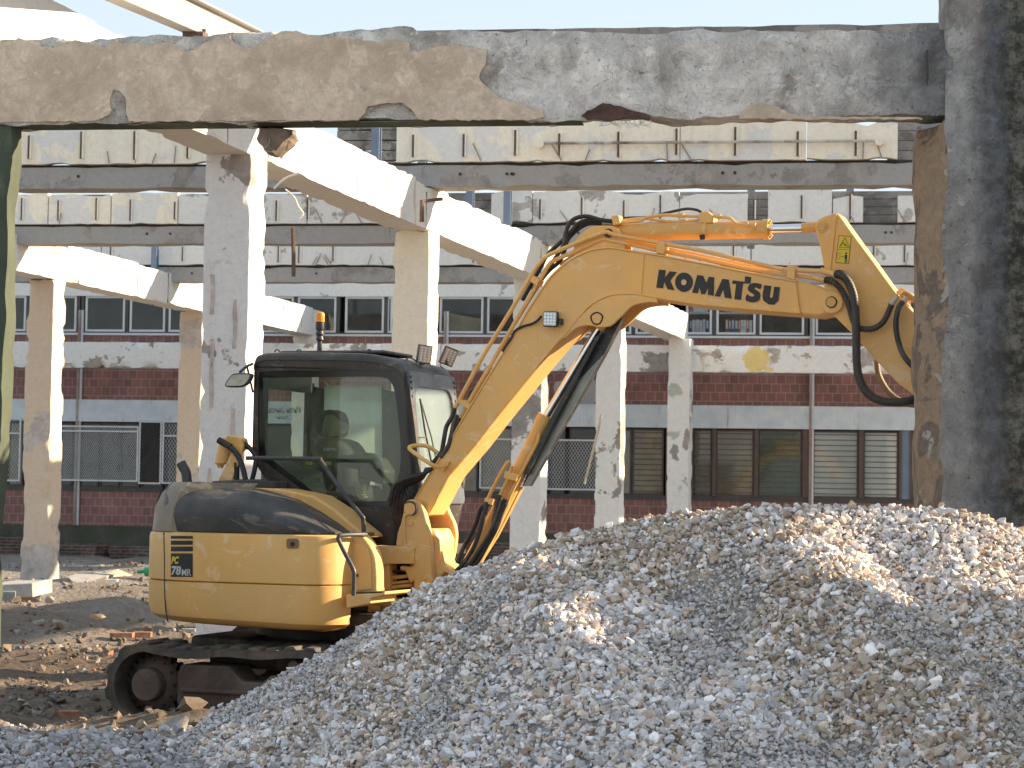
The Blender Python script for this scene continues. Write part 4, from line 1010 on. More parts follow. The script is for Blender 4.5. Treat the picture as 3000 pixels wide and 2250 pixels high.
piece('brick', 358, 1866, 66, 14, M_brick, 'left brick of the pair lying in a row on the track path', kind='box', depth=.15)
piece('brick', 418, 1865, 52, 15, M_brick, 'right brick of the pair lying in a row on the track path', kind='box', depth=.15, rz=.05)
piece('brick', 202, 2106, 58, 26, M_brick, 'orange brick half sunk in the gravel at lower left', kind='box', rz=.35, depth=.12)
piece('boulder', 145, 2024, 26, 16, M_tanrock, 'sunlit ochre stone in the churned dirt left of the track', seed=9)
piece('boulder', 246, 1975, 26, 14, M_slab, 'pale stone on the dirt just left of the track sprocket', seed=10)
piece('concrete_block', 4, 2062, 20, 50, M_tanrock, 'tan block cut by the left edge of the photo near the gravel', kind='box')
piece('concrete_slab', 553, 1860, 40, 20, M_slab, 'pale slab lying behind the far track, left one', kind='box')
piece('boulder', 850, 1928, 24, 12, M_slab, 'blue grey chip sticking out of the slope of the heap', seed=11) if False else None
piece('standing_stone', 318, 1628, 18, 24, M_slab, 'upright pale stone in front of the brick footing', kind='box', rz=.3)
c = gpt(420, 1692); o = MB().tube([(-.12, 0, .1), (0, 0, .11), (.03, 0, .11), (.28, 0, .12), (.3, 0, .12)], [.03, .035, .09, .09, .05], 12).build('green_bottle', simple('green_plastic', (.02, .30, .14), .3)); o.location = c; tag(o, 'bright green plastic bottle on the lime dust beside the excavator tail', 'bottle')
# ------------------------------------------------------------------ excavator
PSI = R(20); XO = Vector((-1.55, 17.2, 0)); EF_ = Vector((math.cos(PSI), -math.sin(PSI), 0)); EL_ = Vector((math.sin(PSI), math.cos(PSI), 0))
EX = empty('excavator', XO, -PSI)
tag(EX, 'yellow midi excavator with dark cab, its boom raised and arm reaching behind the right pillar', 'excavator')
def E(px, py, yl):
    q = onpl(px, py, XO+EL_*yl, EL_)-XO; return Vector((q.dot(EF_), yl, q.z))
def paint(name, col, rough=.42, dust=(.60, .46, .29), dustamt=.28, chips=True, wear=(.30, .24, .18), seed=0):
    m, N, L, b = newmat(name); g = NG(m); co = g.coord('Object', loc=(seed, seed, seed))
    c = g.ramp(g.noise(co, 2.2, 4, .55), [(.35, [x*.93 for x in col]), (.7, [min(1, x*1.06) for x in col])])
    d = g.ramp(g.noise(co, 1.7, 8, .7, .6), [(.38, .06), (.72, dustamt*1.3)]); c = g.mix(d, c, dust)
    st = g.noise(g.coord('Object', scale=(9, 9, .7)), 3, 4, .6); c = g.mix(g.ramp(st, [(.6, 0), (.8, .22)]), c, [x*.6 for x in col])
    c = g.mix(g.ramp(g.noise(g.coord('Object', scale=(1, 1, 1.6), loc=(seed, 8, 2)), 4.3, 6, .66, 1.2), [(.58, 0), (.62, .42)]), c, [min(1, x*1.25+.05) for x in dust])
    if chips:
        c = g.mix(g.ramp(g.noise(co, 21, 4, .72), [(.73, 0), (.745, .9)]), c, wear)
        sc = g.noise(g.coord('Object', scale=(1, 1, 7), rot=(0, .7, 0), loc=(seed, 3, 0)), 5, 3, .6); c = g.mix(g.ramp(sc, [(.745, 0), (.76, .6)]), c, [min(1, x*1.4+.08) for x in col])
    L.new(c, b.inputs['Base Color']); b.inputs['Specular IOR Level'].default_value = .45
    L.new(g.ramp(g.noise(co, 3, 7, .7), [(.35, rough), (.75, min(1, rough+.3))]), b.inputs['Roughness'])
    L.new(g.bump(g.noise(co, 1.3, 3, .5), .25, .02, g.bump(g.noise(co, 60, 3, .5), .08, .004)), b.inputs['Normal'])
    return m
Y_ = paint('faded_yellow_paint', (.76, .425, .115)); YB_ = paint('dusty_yellow_boom_paint', (.82, .455, .125), .38, dustamt=.25, seed=3)
YO_ = paint('orange_yellow_cylinder_paint', (.70, .38, .085), .3, dustamt=.2, seed=5)
BK = paint('scuffed_black_cover', (.028, .031, .036), .38, dust=(.14, .125, .11), dustamt=.5, chips=False, seed=2)
CABM = paint('dark_brown_cab_paint', (.030, .025, .023), .36, dust=(.12, .095, .075), dustamt=.4, chips=False, seed=4)
RUB = simple('black_hose_rubber', (.018, .019, .021), .45, 0, .2, 10, dirt=(.09, .08, .07), dirtamt=.35)
TRK = simple('muddy_track_rubber', (.075, .065, .056), .85, 0, .3, 6, bump=.8, dirt=(.17, .125, .09), dirtamt=.55)
MUD = simple('muddy_red_brown_frame', (.085, .055, .042), .85, 0, .35, 3, bump=.9, dirt=(.17, .125, .095), dirtamt=.6)
GRM = simple('greasy_dark_metal', (.045, .038, .032), .6, .4, .4, 9, bump=.5, dirt=(.15, .11, .07), dirtamt=.3)
CHR = simple('chrome_rod', (.75, .75, .76), .12, 1, .03, 3)
TAPE = simple('dark_decal', (.018, .018, .02), .5); TY = simple('yellow_decal', (.72, .55, .04), .5, 0, .05); TW = simple('pale_grey_decal', (.5, .5, .48), .5)
FRIT = simple('black_glass_border', (.012, .012, .013), .2)
AMB, N, L, b = newmat('amber_lens'); b.inputs['Base Color'].default_value = (.95, .36, .02, 1); b.inputs['Roughness'].default_value = .2; b.inputs['Transmission Weight'].default_value = .25
M_lens = simple('led_lens_silver', (.5, .53, .56), .22, .5, .15, 60)
def glass(name, tint, d0, d1, dc, seed=0):
    m, N, L, b = newmat(name); N.remove(b); g = NG(m)
    dn = g.ramp(g.noise(g.coord('Object', scale=(1, 1, .6), loc=(seed, 0, 0)), 3.2, 8, .72, .5), [(.3, d0), (.75, d1)])
    sc = g.ramp(g.noise(g.coord('Object', scale=(12, 1, 1.2)), 7, 4, .7), [(.66, 0), (.72, .12)])
    glassmix(N, L, tint, 0, dc, .03, 1.55, g.math('ADD', dn, sc)); return m
GL = glass('dusty_green_cab_glass', (.86, .93, .88), .03, .14, (.34, .37, .30)); GL2 = glass('far_cab_glass', (.90, .96, .93), .40, .62, (.74, .84, .78), 4)
GLF = glass('bright_windscreen', (.80, .90, .90), .14, .26, (.72, .80, .80), 7)

def plate(name, pts, y0, y1, mat, bevel=.008, parent=EX, holes=(), at=None, mside=None, smooth=35):
    """outline given on the vertical plane y0, thickness to y1"""
    pl = y0 if at is None else at
    P3 = [E(px, py, pl) for px, py in pts]; P3 = [Vector((p.x, y0, p.z)) for p in P3]
    H = [[Vector((q.x, y0, q.z)) for q in (E(px, py, pl) for px, py in h)] for h in holes]
    mb = MB().prism(P3, (0, y1-y0, 0), H); return mb.build(name, mat, parent, bevel=bevel, smooth=smooth)
def curve(pts, n=4, closed=False):
    return [(p.x, p.y) for p in smoothpath([(a, b_, 0) for a, b_ in pts], n, closed)]
def pipe(name, pts, r, mat, parent=EX, n=6, seg=10, ys=None, sm=True):
    """pts: (px, py, yl)"""
    w_ = [E(*p) for p in pts]; w_ = smoothpath(w_, n) if sm else w_
    return MB().tube(w_, r, seg).build(name, mat, parent, smooth=60)

# --- undercarriage
def track(yc, nm, dy=0, zoff=0.0):
    y0, y1 = yc-.225, yc+.225
    # path of the belt: sprocket at the rear (left in the photo), idler at the front hidden by gravel
    a, b_ = E(420, 2008, -1.16), E(1155, 2008, -1.16)
    zs = a.z+zoff; xs = a.x+dy; xi = xs+2.12; rs = .255; path = []
    for k in range(13): t = R(90+180*k/12); path.append((xs+rs*math.cos(t), zs+rs*math.sin(t)))
    for k in range(1, 20): path.append((xs+(xi-xs)*k/20, zs-rs))
    for k in range(13): t = R(-90+180*k/12); path.append((xi+rs*math.cos(t), zs+rs*math.sin(t)))
    for k in range(1, 24):
        u = k/24; x = xi+(xs-xi)*u; sag = -.012-.028*math.sin(u*math.pi*3.0)**2*(1 if u > .3 else .6)+.03*math.exp(-((u-.45)/.1)**2); path.append((x, zs+rs+sag))
    base = empty('crawler_track', (0, 0, 0)); 
    bpy.data.objects.remove(base)
    # belt = inner + outer rings
    L = len(path); mb = MB(); rings = []
    cx = sum(p[0] for p in path)/L
    for i in range(L):
        p, q = Vector(path[i-1]), Vector(path[(i+1) % L]); t = (q-p).normalized(); n_ = Vector((t.y, -t.x)) 
        c = Vector(path[i]); o = c+n_*.06; i_ = c-n_*.0
        rings.append([(i_.x, y0, i_.y), (o.x, y0, o.y), (o.x, y1, o.y), (i_.x, y1, i_.y)])
    rings.append(rings[0]); mb.loft(rings, cap=False)
    belt = mb.build('track_belt', TRK, EX, smooth=40)
    mb = MB(); tot = 0; seglen = [(Vector(path[(i+1) % L])-Vector(path[i])).length for i in range(L)]; total = sum(seglen); nl = 38; 
    for k in range(nl):
        s = total*k/nl; i = 0
        while s > seglen[i]: s -= seglen[i]; i += 1
        p = Vector(path[i]); q = Vector(path[(i+1) % L]); t = (q-p).normalized(); n_ = Vector((t.y, -t.x)); c = p+t*s
        for (ya, yb, sh) in ((y0-.004, yc+.02, 0), (yc-.02, y1+.004, .07)):
            f = lambda u, v, y: (c.x+t.x*(u+sh)+n_.x*v, y, c.y+t.y*(u+sh)+n_.y*v)
            mb.add([f(-.055, .055, ya), f(.055, .055, ya), f(.035, .085, ya), f(-.035, .085, ya), f(-.055, .055, yb), f(.055, .055, yb), f(.035, .085, yb), f(-.035, .085, yb)], [(0, 1, 2, 3), (7, 6, 5, 4), (0, 4, 5, 1), (1, 5, 6, 2), (2, 6, 7, 3), (3, 7, 4, 0)])
    mb.build('track_lugs', TRK, belt, bevel=.006)
    # sprocket with teeth
    mb = MB(); pts = []; nt_ = 21
    for k in range(nt_*4):
        an = 2*math.pi*k/(nt_*4); rr = .245 if k % 4 in (1, 2) else .212; pts.append(Vector((xs+rr*math.cos(an), yc-.05, zs+rr*math.sin(an))))
    mb.prism(pts, (0, .10, 0)); sp = mb.build('sprocket', GRM, EX)
    mb = MB(); prof = [(.0, -.20), (.115, -.20), (.125, -.185), (.128, -.10), (.16, -.09), (.20, -.05), (.20, 0)]
    rings = [[(xs+max(r_, .001)*math.cos(2*math.pi*k/32), yc+d, zs+max(r_, .001)*math.sin(2*math.pi*k/32)) for k in range(32)] for r_, d in prof]
    mb.loft(rings); mb.build('travel_motor', MUD, sp, smooth=30)
    for k in range(12):
        an = 2*math.pi*k/12; c = Vector((xs+.18*math.cos(an), yc-.07, zs+.18*math.sin(an))); MB().cyl(c, c-Vector((0, .012, 0)), .013, 6).build('bolt', GRM, sp)
    mb = MB(); rings = [[(xi+max(r_, .001)*math.cos(2*math.pi*k/32), yc+d, zs+max(r_, .001)*math.sin(2*math.pi*k/32)) for k in range(32)] for r_, d in ((.0, -.1), (.1, -.1), (.12, -.06), (.22, -.06), (.235, 0), (.235, .06), (.22, .1), (0, .1))]
    mb.loft(rings); mb.build('idler', GRM, EX, smooth=30)
    # frame
    prof = [(xs+.30, zs-.16), (xs+.34, zs-.185), (xi-.30, zs-.185), (xi-.16, zs-.08), (xi-.16, zs+.06), (xi-.35, zs+.12), (xs+1.05, zs+.115), (xs+.98, zs+.06), (xs+.82, zs+.06), (xs+.70, zs+.17), (xs+.30, zs+.17), (xs+.27, zs+.10), (xs+.27, zs-.12)]
    mb = MB().prism([(x, yc-.195, z) for x, z in prof], (0, .32, 0)); fr = mb.build('track_frame', MUD, EX, bevel=.015)
    mb = MB().box((xs+.30+(xi-xs-.6)/2, yc-.205, zs-.02), (xi-xs-.62, .04, .03)); mb.build('frame_rib', MUD, fr, bevel=.008)
    MB().cyl((xs+1.22, yc-.16, zs+.185), (xs+1.22, yc+.1, zs+.185), .048, 20).build('carrier_roller', MUD, EX, bevel=.006)
    for k in range(4):
        x = xs+.52+k*.36; mb = MB().cyl((x, yc-.12, zs-.205), (x, yc+.12, zs-.205), .07, 18); mb.box((x-.06, yc-.15, zs-.18), (.2, .05, .06)); mb.build('track_roller', GRM, EX, bevel=.005)
track(-.935, 'near'); track(.935, 'far', 0, .05)
mb = MB(); mb.box((0, 0, .43), (1.1, 1.45, .22)); mb.box((-.45, 0, .50), (.5, 1.5, .12)); mb.box((.45, 0, .45), (.5, 1.5, .14)); mb.build('undercarriage_frame', GRM, EX, bevel=.03)
MB().cyl((0, 0, .5), (0, 0, .70), .46, 40).build('slew_ring', GRM, EX)

# --- upper structure
XB = -1.16
def upper():
    # plan outline: rounded tail, x measured forward. offset shrinks it
    def plan(off, xf, y0=-1.12, y1=1.10, xb=XB, n=14):
        y0 += off; y1 -= off; xb += off; xf -= off*.6; pts = []
        cy = (y0+y1)/2; hw = (y1-y0)/2; rt = .98
        # tail superellipse
        for k in range(n*2+1):
            t = math.pi/2+math.pi*k/(n*2); cx, sy = math.cos(t), math.sin(t)
            x = xb+rt + rt*math.copysign(abs(cx)**.72, cx); y = cy+hw*math.copysign(abs(sy)**.55, sy); pts.append((x, y))
        rf = .30
        for k in range(8): t = R(-90+90*k/7); pts.append((xf-rf+rf*math.cos(t), y0+rf+rf*math.sin(t)))
        pts += [(xf, -.80-off), (-.25-off, -.80-off), (-.25-off, y1-.1), (-.35-off, y1)]
        return pts
    z0 = E(760, 1832, -1.1).z; z1 = E(700, 1563, -1.1).z; zs = E(760, 1710, -1.1).z
    xf = E(1020, 1720, -.86).x
    def ring(off, z, xf_, slope=0): return [(x, y, z+slope*(x+.3)) for x, y in plan(off, xf_)]
    sl = -.022
    mb = MB(); mb.loft([ring(.14, z0-.02, xf-.06, sl), ring(.06, z0+.0, xf-.02, sl), ring(.02, z0+.035, xf, sl), ring(.004, z0+.09, xf, sl), ring(0, zs-.03, xf, sl), ring(0, zs-.008, xf, 0), ring(.012, zs-.003, xf, 0)])
    mb.build('counterweight', Y_, EX, smooth=32)
    mb = MB(); mb.loft([ring(.012, zs+.001, xf, 0), ring(0, zs+.008, xf, 0), ring(0, z1-.03, xf, 0), ring(.008, z1-.008, xf, 0), ring(.025, z1, xf-.02, 0)])
    sp = mb.build('side_cover', Y_, EX, smooth=32)
    # seam between tail piece and side cover (vertical) and top strip gap
    a, b_ = E(484, 1562, -1.1), E(490, 1830, -1.1)
    return z0, z1, zs, xf
UZ0, UZ1, UZS, UXF = upper()
# seam follows the plan curve: thin dark strip sitting on the surface
def on_tail(px, py, extra=.0):
    """point of the tail surface seen at px: march along the ray"""
    d = ray(px, py); best = None
    for k in range(700):
        t = 15.0+k*.004; q = CAM+d*t-XO; x, y = q.dot(EF_), q.dot(EL_)
        cy = -.01; hw = 1.11; rt = .98; xb = XB
        if x < xb+rt: ins = (abs((x-xb-rt)/rt))**(1/.72*1)  # superellipse test
        else: ins = 0
        f = (ins**2 if x < xb+rt else 0)+(abs((y-cy)/hw)**(1/.55))**2
        if f <= 1: return Vector((x, y, q.z))
    return E(px, py, -1.1)
def tail_strip(name, pts, r, mat):
    w_ = [on_tail(*p) for p in pts]; return MB().tube(w_, r, 6).build(name, mat, EX)
tail_strip('panel_seam', [(480, 1560), (481, 1600), (482, 1650), (482, 1700), (483, 1750), (486, 1790), (492, 1824)], .005, TAPE)
def decal(name, x0, y0, x1, y1, mat, pl=-1.127, th=.003, parent=EX):
    return plate(name, [(x0, y0), (x1, y0+1), (x1, y1+1), (x0, y1)], pl, pl-th, mat, 0, parent)
# locate decals on the curved side: sample tail surface
def surf_decal(name, quad, mat, lift=.004, nx=8, nz=3):
    (x0, y0), (x1, y1) = quad; mb = MB(); vs = []
    for i in range(nx+1):
        for j in range(nz+1):
            p = on_tail(x0+(x1-x0)*i/nx, y0+(y1-y0)*j/nz); vs.append(p+Vector((-.002, -lift, 0)))
    fs_ = [(i*(nz+1)+j, (i+1)*(nz+1)+j, (i+1)*(nz+1)+j+1, i*(nz+1)+j+1) for i in range(nx) for j in range(nz)]
    n = len(vs); vs += [v+Vector((0, .003, 0)) for v in vs]; fs_ += [tuple(reversed([a+n for a in f])) for f in fs_]
    mb.add(vs, fs_); return mb.build(name, mat, EX, recalc=False)
for ya, yb in ((1570, 1578), (1584, 1596), (1601, 1615)): surf_decal('stripe_decal', ((502, ya), (566, yb)), TAPE)
surf_decal('model_plate', ((502, 1621), (566, 1690)), TAPE)
def textmesh(s, size, shear=0, sx=1, bold=.0):
    cu = bpy.data.curves.new('t', 'FONT'); cu.body = s; cu.size = size; cu.shear = shear; cu.offset = bold
    o = bpy.data.objects.new('t', cu); COL.objects.link(o); dg = bpy.context.evaluated_depsgraph_get(); me = bpy.data.meshes.new_from_object(o.evaluated_get(dg))
    V = [(v.co.x*sx, v.co.y) for v in me.vertices]; Fc = [tuple(p.vertices) for p in me.polygons]; bpy.data.objects.remove(o); bpy.data.meshes.remove(me); return V, Fc
def puttext(name, s, x0, x1, yb, yt, place, mat, shear=0, bold=0, mirror=False, parent=EX, th=.0015, nrm=Vector((0, -1, 0))):
    V, Fc = textmesh(s, 1, shear, 1, bold); mx = max(v[0] for v in V); mn = min(v[0] for v in V); hy = max(v[1] for v in V); ly = min(v[1] for v in V)
    pts = []
    for x, y in V:
        u = (x-mn)/(mx-mn); u = 1-u if mirror else u; v = (y-ly)/(hy-ly); pts.append(place(x0+(x1-x0)*u, yb+(yt-yb)*v)+nrm*th)
    if mirror: Fc = [tuple(reversed(f)) for f in Fc]
    return MB().add(pts, Fc).build(name, mat, parent, smooth=0, recalc=False)
tl = lambda a, b_: on_tail(a, b_)+Vector((-.003, -.007, 0))
puttext('lettering', 'PC', 504, 527, 1652, 1630, tl, TY, .25, .05); puttext('lettering', '78', 504, 533, 1685, 1658, tl, TW, .15, .04); puttext('lettering', 'MR', 535, 563, 1687, 1667, tl, TW, 0, .02)
# latch
lt = lambda px, py, l=0: Vector((E(px, py, -1.12).x, -1.122-l, E(px, py, -1.12).z))
o = plate('latch', [(E_[0], E_[1]) for E_ in rrect(839, 1578, 875, 1607, 7)], -1.125, -1.122, simple('brown_latch_recess', (.22, .13, .05), .6), 0); c = lt(858, 1594, .004)
MB().cyl(c, c+Vector((0, -.008, 0)), .017, 16).build('lock', GRM, o)

# black engine hood: dome lofted over the rear right quarter
def hood():
    # dome
    # section heights along x from traced crown line; y from the side edge to the middle
    crown = [(440, 1560), (470, 1455), (497, 1432), (520, 1420), (560, 1413), (640, 1411), (720, 1421), (800, 1433), (880, 1462), (930, 1495), (980, 1535), (1007, 1561)]
    c3 = [E(px, py, -.55) for px, py in crown]; zb = UZ1+.002
    N_ = 40; x0, x1 = on_tail(472, 1563).x, c3[-1].x
    cr = [(p.x, p.z) for p in c3[1:]]
    def zc(x):
        for i in range(len(cr)-1):
            if x <= cr[i+1][0]: t = (x-cr[i][0])/max(1e-6, cr[i+1][0]-cr[i][0]); return cr[i][1]+(cr[i+1][1]-cr[i][1])*max(0, t)
        return cr[-1][1]
    def ycut(x):                        # side edge follows the plan outline
        cy = -.01; hw = 1.10; rt = .98; xb = XB
        if x < xb+rt: return cy-hw*max(0, 1-abs((x-xb-rt)/rt)**(2/.72))**(.55/2)
        return cy-hw+max(0, (x-.15))**1.6*.5
    rings = []; xx = [x0+(x1-x0)*(i/N_) for i in range(N_+1)]
    for i, x in enumerate(xx):
        ys = ycut(x)+.02; zt = max(zb+.012, zc(x)); h = zt-zb; ring = []; K = 14
        yin = -.30
        for k in range(K+1):
            t = k/K*math.pi/2; y = ys+(yin-ys)*(1-math.cos(t)**.60 if t < math.pi/2-1e-6 else 1); z = zb+h*math.sin(t)**.50; ring.append((x-(y-ys)*.40*(1-i/N_), y, z))
        ring.append((x-(yin-ys)*.40*(1-i/N_), yin, zb)); rings.append(ring)
    mb = MB().loft(rings); o = mb.build('engine_hood', BK, EX, smooth=50)
    m = o.modifiers.new('sm', 'SMOOTH'); m.factor = .3; m.iterations = 1
hood()
# grey rear strip and grille at the tail top
def rear_top():
    mb = MB(); rings = []
    for z, off in ((UZ1+.002, .01), (UZ1+.18, .02), (UZ1+.30, .05), (UZ1+.38, .10)):
        ring = []
        for k in range(15):
            t = R(180+62*k/14); rt = .98; hw = 1.11; cx, sy = math.cos(t), math.sin(t)
            ring.append((XB+rt+off*.8+(rt-off)*math.copysign(abs(cx)**.72, cx), -.01+(hw-off)*math.copysign(abs(sy)**.55, sy), z))
        ring += [(x+.45, y+.25*(k/14), z) for k, (x, y, z) in reversed(list(enumerate(ring)))]
        rings.append(ring)
    mb.loft(rings); return mb.build('rear_cover', paint('grey_beige_rear_cover', (.17, .145, .125), .5, chips=False), EX, smooth=40)
rear_top()
plate('rear_vent', [(459, 1467), (473, 1432), (478, 1430), (468, 1466)], -.62, -.60, TAPE, 0) 
# yellow fender/deck between hood and cab
pts = [(800, 1431), (850, 1440), (905, 1452), (965, 1490), (1010, 1530), (1050, 1562), (1062, 1575), (1000, 1575), (960, 1560), (760, 1560), (600, 1560), (600, 1425)]
plate('deck_cover', pts, -.42, -.06, Y_, .03, at=-.5)
plate('deck_top', [(620, 1409), (740, 1404), (800, 1410), (800, 1432), (620, 1428)], -.3, -.04, BK, .01)
for px, py in ((841, 1440), (884, 1452)): c = E(px, py, -.42); MB().cyl(c+Vector((0, .1, -.02)), c+Vector((0, .1, .012)), .016, 8).build('bolt', Y_, EX)
# exhaust
e0, e1, e2, e3 = E(548, 1412, -.2), E(545, 1385, -.2), E(536, 1368, -.2), E(530, 1356, -.2)
mb = MB(); mb.tube(smoothpath([e0, e1, e2, e3], 4), [.040]*13, 18, cap=False); mb.tube([e3, e2], [.032, .032], 16); mb.build('exhaust_pipe', BK, EX, smooth=50)
# filter with its bracket and hoses
yf = -.15
MB().loft([[tuple(c+(E(675, 1290, yf)*0)+Vector((r_*math.cos(2*math.pi*k/20), r_*math.sin(2*math.pi*k/20), 0))) for k in range(20)] for c, r_ in ((E(646, 1371, yf), .02), (E(646, 1362, yf), .03), (E(650, 1357, yf), .058), (E(655, 1335, yf), .064), (E(664, 1300, yf), .064), (E(668, 1283, yf), .05))]).build('filter_can', Y_, EX, smooth=50)
plate('filter_head', [(660, 1280), (664, 1274), (690, 1277), (708, 1285), (713, 1310), (690, 1330), (664, 1300)], yf-.05, yf+.06, YO_, .015)
plate('filter_bracket', [(686, 1302), (712, 1306), (708, 1335), (676, 1415), (638, 1411), (660, 1365)], yf-.07, yf-.05, YO_, .004)
def hose(name, pts, r=.014, mat=None, **k): return pipe(name, pts, r, mat or RUB, **k)
hose('filter_hose', [(640, 1289, yf-.09), (665, 1304, yf-.09), (690, 1325, yf-.09), (708, 1360, yf-.09), (720, 1408, yf-.09)], .022); hose('filter_hose', [(706, 1294, yf), (728, 1310, yf), (748, 1335, yf), (748, 1365, yf), (738, 1408, yf)], .02)
pipe('hose_fitting', [(640, 1289, yf-.09), (676, 1310, yf-.09)], .027, GRM, sm=False, seg=8); pipe('hose_fitting', [(704, 1292, yf), (728, 1311, yf)], .024, GRM, sm=False, seg=8)
pipe('valve_stem', [(693, 1410, -.2), (693, 1355, -.2)], .024, GRM, sm=False)
plate('valve_block', [(690, 1404), (790, 1404), (792, 1428), (690, 1428)], -.25, -.1, GRM, .006)
# --- cab
YC0, YC1 = -.02, .98
side = curve([(745, 1065), (750, 1050), (760, 1042), (790, 1037), (900, 1036), (1060, 1039), (1130, 1050), (1165, 1063), (1182, 1080), (1192, 1100), (1204, 1170), (1215, 1250), (1224, 1340), (1228, 1400), (1222, 1440), (1206, 1490)], 3)
lowr = [(1206, 1490), (1200, 1560), (1195, 1602), (960, 1602), (930, 1562), (796, 1432), (738, 1342)]
outline = side+lowr[1:]
W_in = curve([(772, 1125), (784, 1107), (950, 1105), (1110, 1104), (1141, 1116), (1154, 1139), (1162, 1185), (1170, 1260), (1174, 1311), (1171, 1384), (1152, 1432), (1134, 1462), (1118, 1468), (960, 1468), (942, 1462), (886, 1414), (790, 1341), (775, 1311)], 2, True)
W_out = curve([(757, 1120), (775, 1088), (950, 1086), (1115, 1085), (1152, 1098), (1168, 1125), (1180, 1185), (1188, 1260), (1192, 1311), (1190, 1390), (1172, 1440), (1150, 1478), (1120, 1484), (950, 1484), (930, 1474), (870, 1424), (770, 1350), (757, 1320)], 2, True)
cabs = plate('cab_side', outline, YC0, YC0+.05, CABM, .012, holes=[W_out])
plate('glass_border', W_out, YC0+.010, YC0+.022, FRIT, 0, holes=[W_in]); 
w_in2 = [(x, y) for x, y in W_in]
swin = plate('side_window', W_in, YC0+.014, YC0+.020, GL, 0)
plate('cab_trim', [(748, 1072), (1175, 1082), (1176, 1087), (748, 1077)], YC0-.004, YC0+.004, FRIT, 0)
# far side with its two windows
FW1 = curve([(700, 1130), (875, 1132), (888, 1145), (889, 1280), (886, 1310), (872, 1321), (800, 1319), (772, 1300), (700, 1250)], 2, True)
FW2 = curve([(950, 1140), (962, 1129), (1105, 1128), (1118, 1140), (1119, 1260), (1119, 1420), (1105, 1430), (962, 1430), (948, 1400)], 2, True)
off = E(900, 1200, YC1).x-E(900, 1200, YC0).x
out_l = [E(px, py, YC0) for px, py in outline]
def w2l(pts, y): return [Vector((E(px, py, y).x, y, E(px, py, y).z)) for px, py in pts]
fw1 = w2l(FW1, YC1-.05); 
for v in fw1: v.x = max(v.x, out_l[0].x+.07)
fw2 = w2l(FW2, YC1-.05)
MB().prism([Vector((v.x, YC1-.05, v.z)) for v in out_l], (0, .05, 0), [fw1, fw2]).build('cab_side', CABM, EX, bevel=.01)
MB().prism(fw1, (0, .006, 0)).build('cab_window', GL2, EX); MB().prism(fw2, (0, .006, 0)).build('cab_window', GL2, EX)
# sticker text on the far rear pane, mirrored because it is read from outside
pf = lambda a, b_: Vector((E(a, b_, YC1-.055).x, YC1-.058, E(a, b_, YC1-.055).z))
INK = simple('dark_green_window_lettering', (.03, .06, .05), .6)
puttext('window_lettering', 'Милан Јанковић', 772, 883, 1210, 1192, pf, INK, .3, .012, True); puttext('window_lettering', 'Лештане', 808, 847, 1228, 1218, pf, INK, .3, .012, True)
# roof
rp = [E(px, py, YC0) for px, py in side if py < 1085]; 
mb = MB(); rings = []
for y, ins in ((YC0-.012, .03), (YC0+.005, .008), (YC0+.05, 0), (YC1-.05, 0), (YC1-.005, .008), (YC1+.012, .03)):
    ring = [(v.x*(1)+(.02 if v.x < 0 else -.02)*ins*20*.05, y, v.z+.012-ins*.9) for v in rp]; ring += [(v.x, y, v.z-.05) for v in reversed(rp)]; rings.append(ring)
mb.loft(rings); mb.build('cab_roof', BK, EX, smooth=40)
for i, (a, b_) in enumerate(((.25, .75),)):
    c0, c1 = E(820, 1038, .2), E(1130, 1050, .2)
    mb = MB(); mb.box(((c0.x+c1.x)/2, .48, c0.z+.012), (c1.x-c0.x, .6, .03)); mb.build('roof_hatch', BK, EX, bevel=.015)
for px, yy in ((812, .0), (876, .1), (1082, .05)): c = E(px, 1036, yy); pth = [c+Vector((.022*math.cos(t), 0, .022*math.sin(t)+.01)) for t in [math.pi*k/8 for k in range(9)]]; MB().tube(pth, .006, 6).build('lifting_eye', BK, EX)
# front frame: slanted plane from top edge to sill, spans the cab width
ft = E(1196, 1092, YC0); fb = E(1226, 1470, YC0)
def fr(u, v, out=0):                     # u 0..1 across (near->far), v 0..1 up
    base = fb.lerp(ft, v); n_ = Vector((ft.z-fb.z, 0, -(ft.x-fb.x))).normalized(); return Vector((base.x, YC0+(YC1-YC0)*u, base.z))+n_*out
zz = (ft-fb).length; rr = [(a, b_) for a, b_ in rrect(.10, .10*1.0, .90, zz-.10, .12, 5)]
outer = [fr(a, b_/zz, .0) for a, b_ in rrect(.0, -.02, 1, zz+.02, .05, 3)]; hole = [fr(a, b_/zz, .0) for a, b_ in rr]
n_ = Vector((ft.z-fb.z, 0, -(ft.x-fb.x))).normalized()
CABF = paint('blue_black_front_frame', (.035, .045, .055), .28, dust=(.16, .18, .19), dustamt=.5, chips=False, seed=9)
MB().prism([p-n_*.05 for p in outer], n_*.055, [[p-n_*.05 for p in hole]]).build('front_frame', CABF, EX, bevel=.012)
MB().prism([p-n_*.02 for p in [fr(a, b_/zz) for a, b_ in rrect(.09, .09, .91, zz-.09, .12, 5)]], n_*.008).build('windscreen', GLF, EX)
for v in (.97, .93, .88, .82, .74): 
    for u in (.035, .965): c = fr(u, v, .008); MB().cyl(c-n_*.01, c+n_*.004, .012, 8).build('bolt', BK, EX)
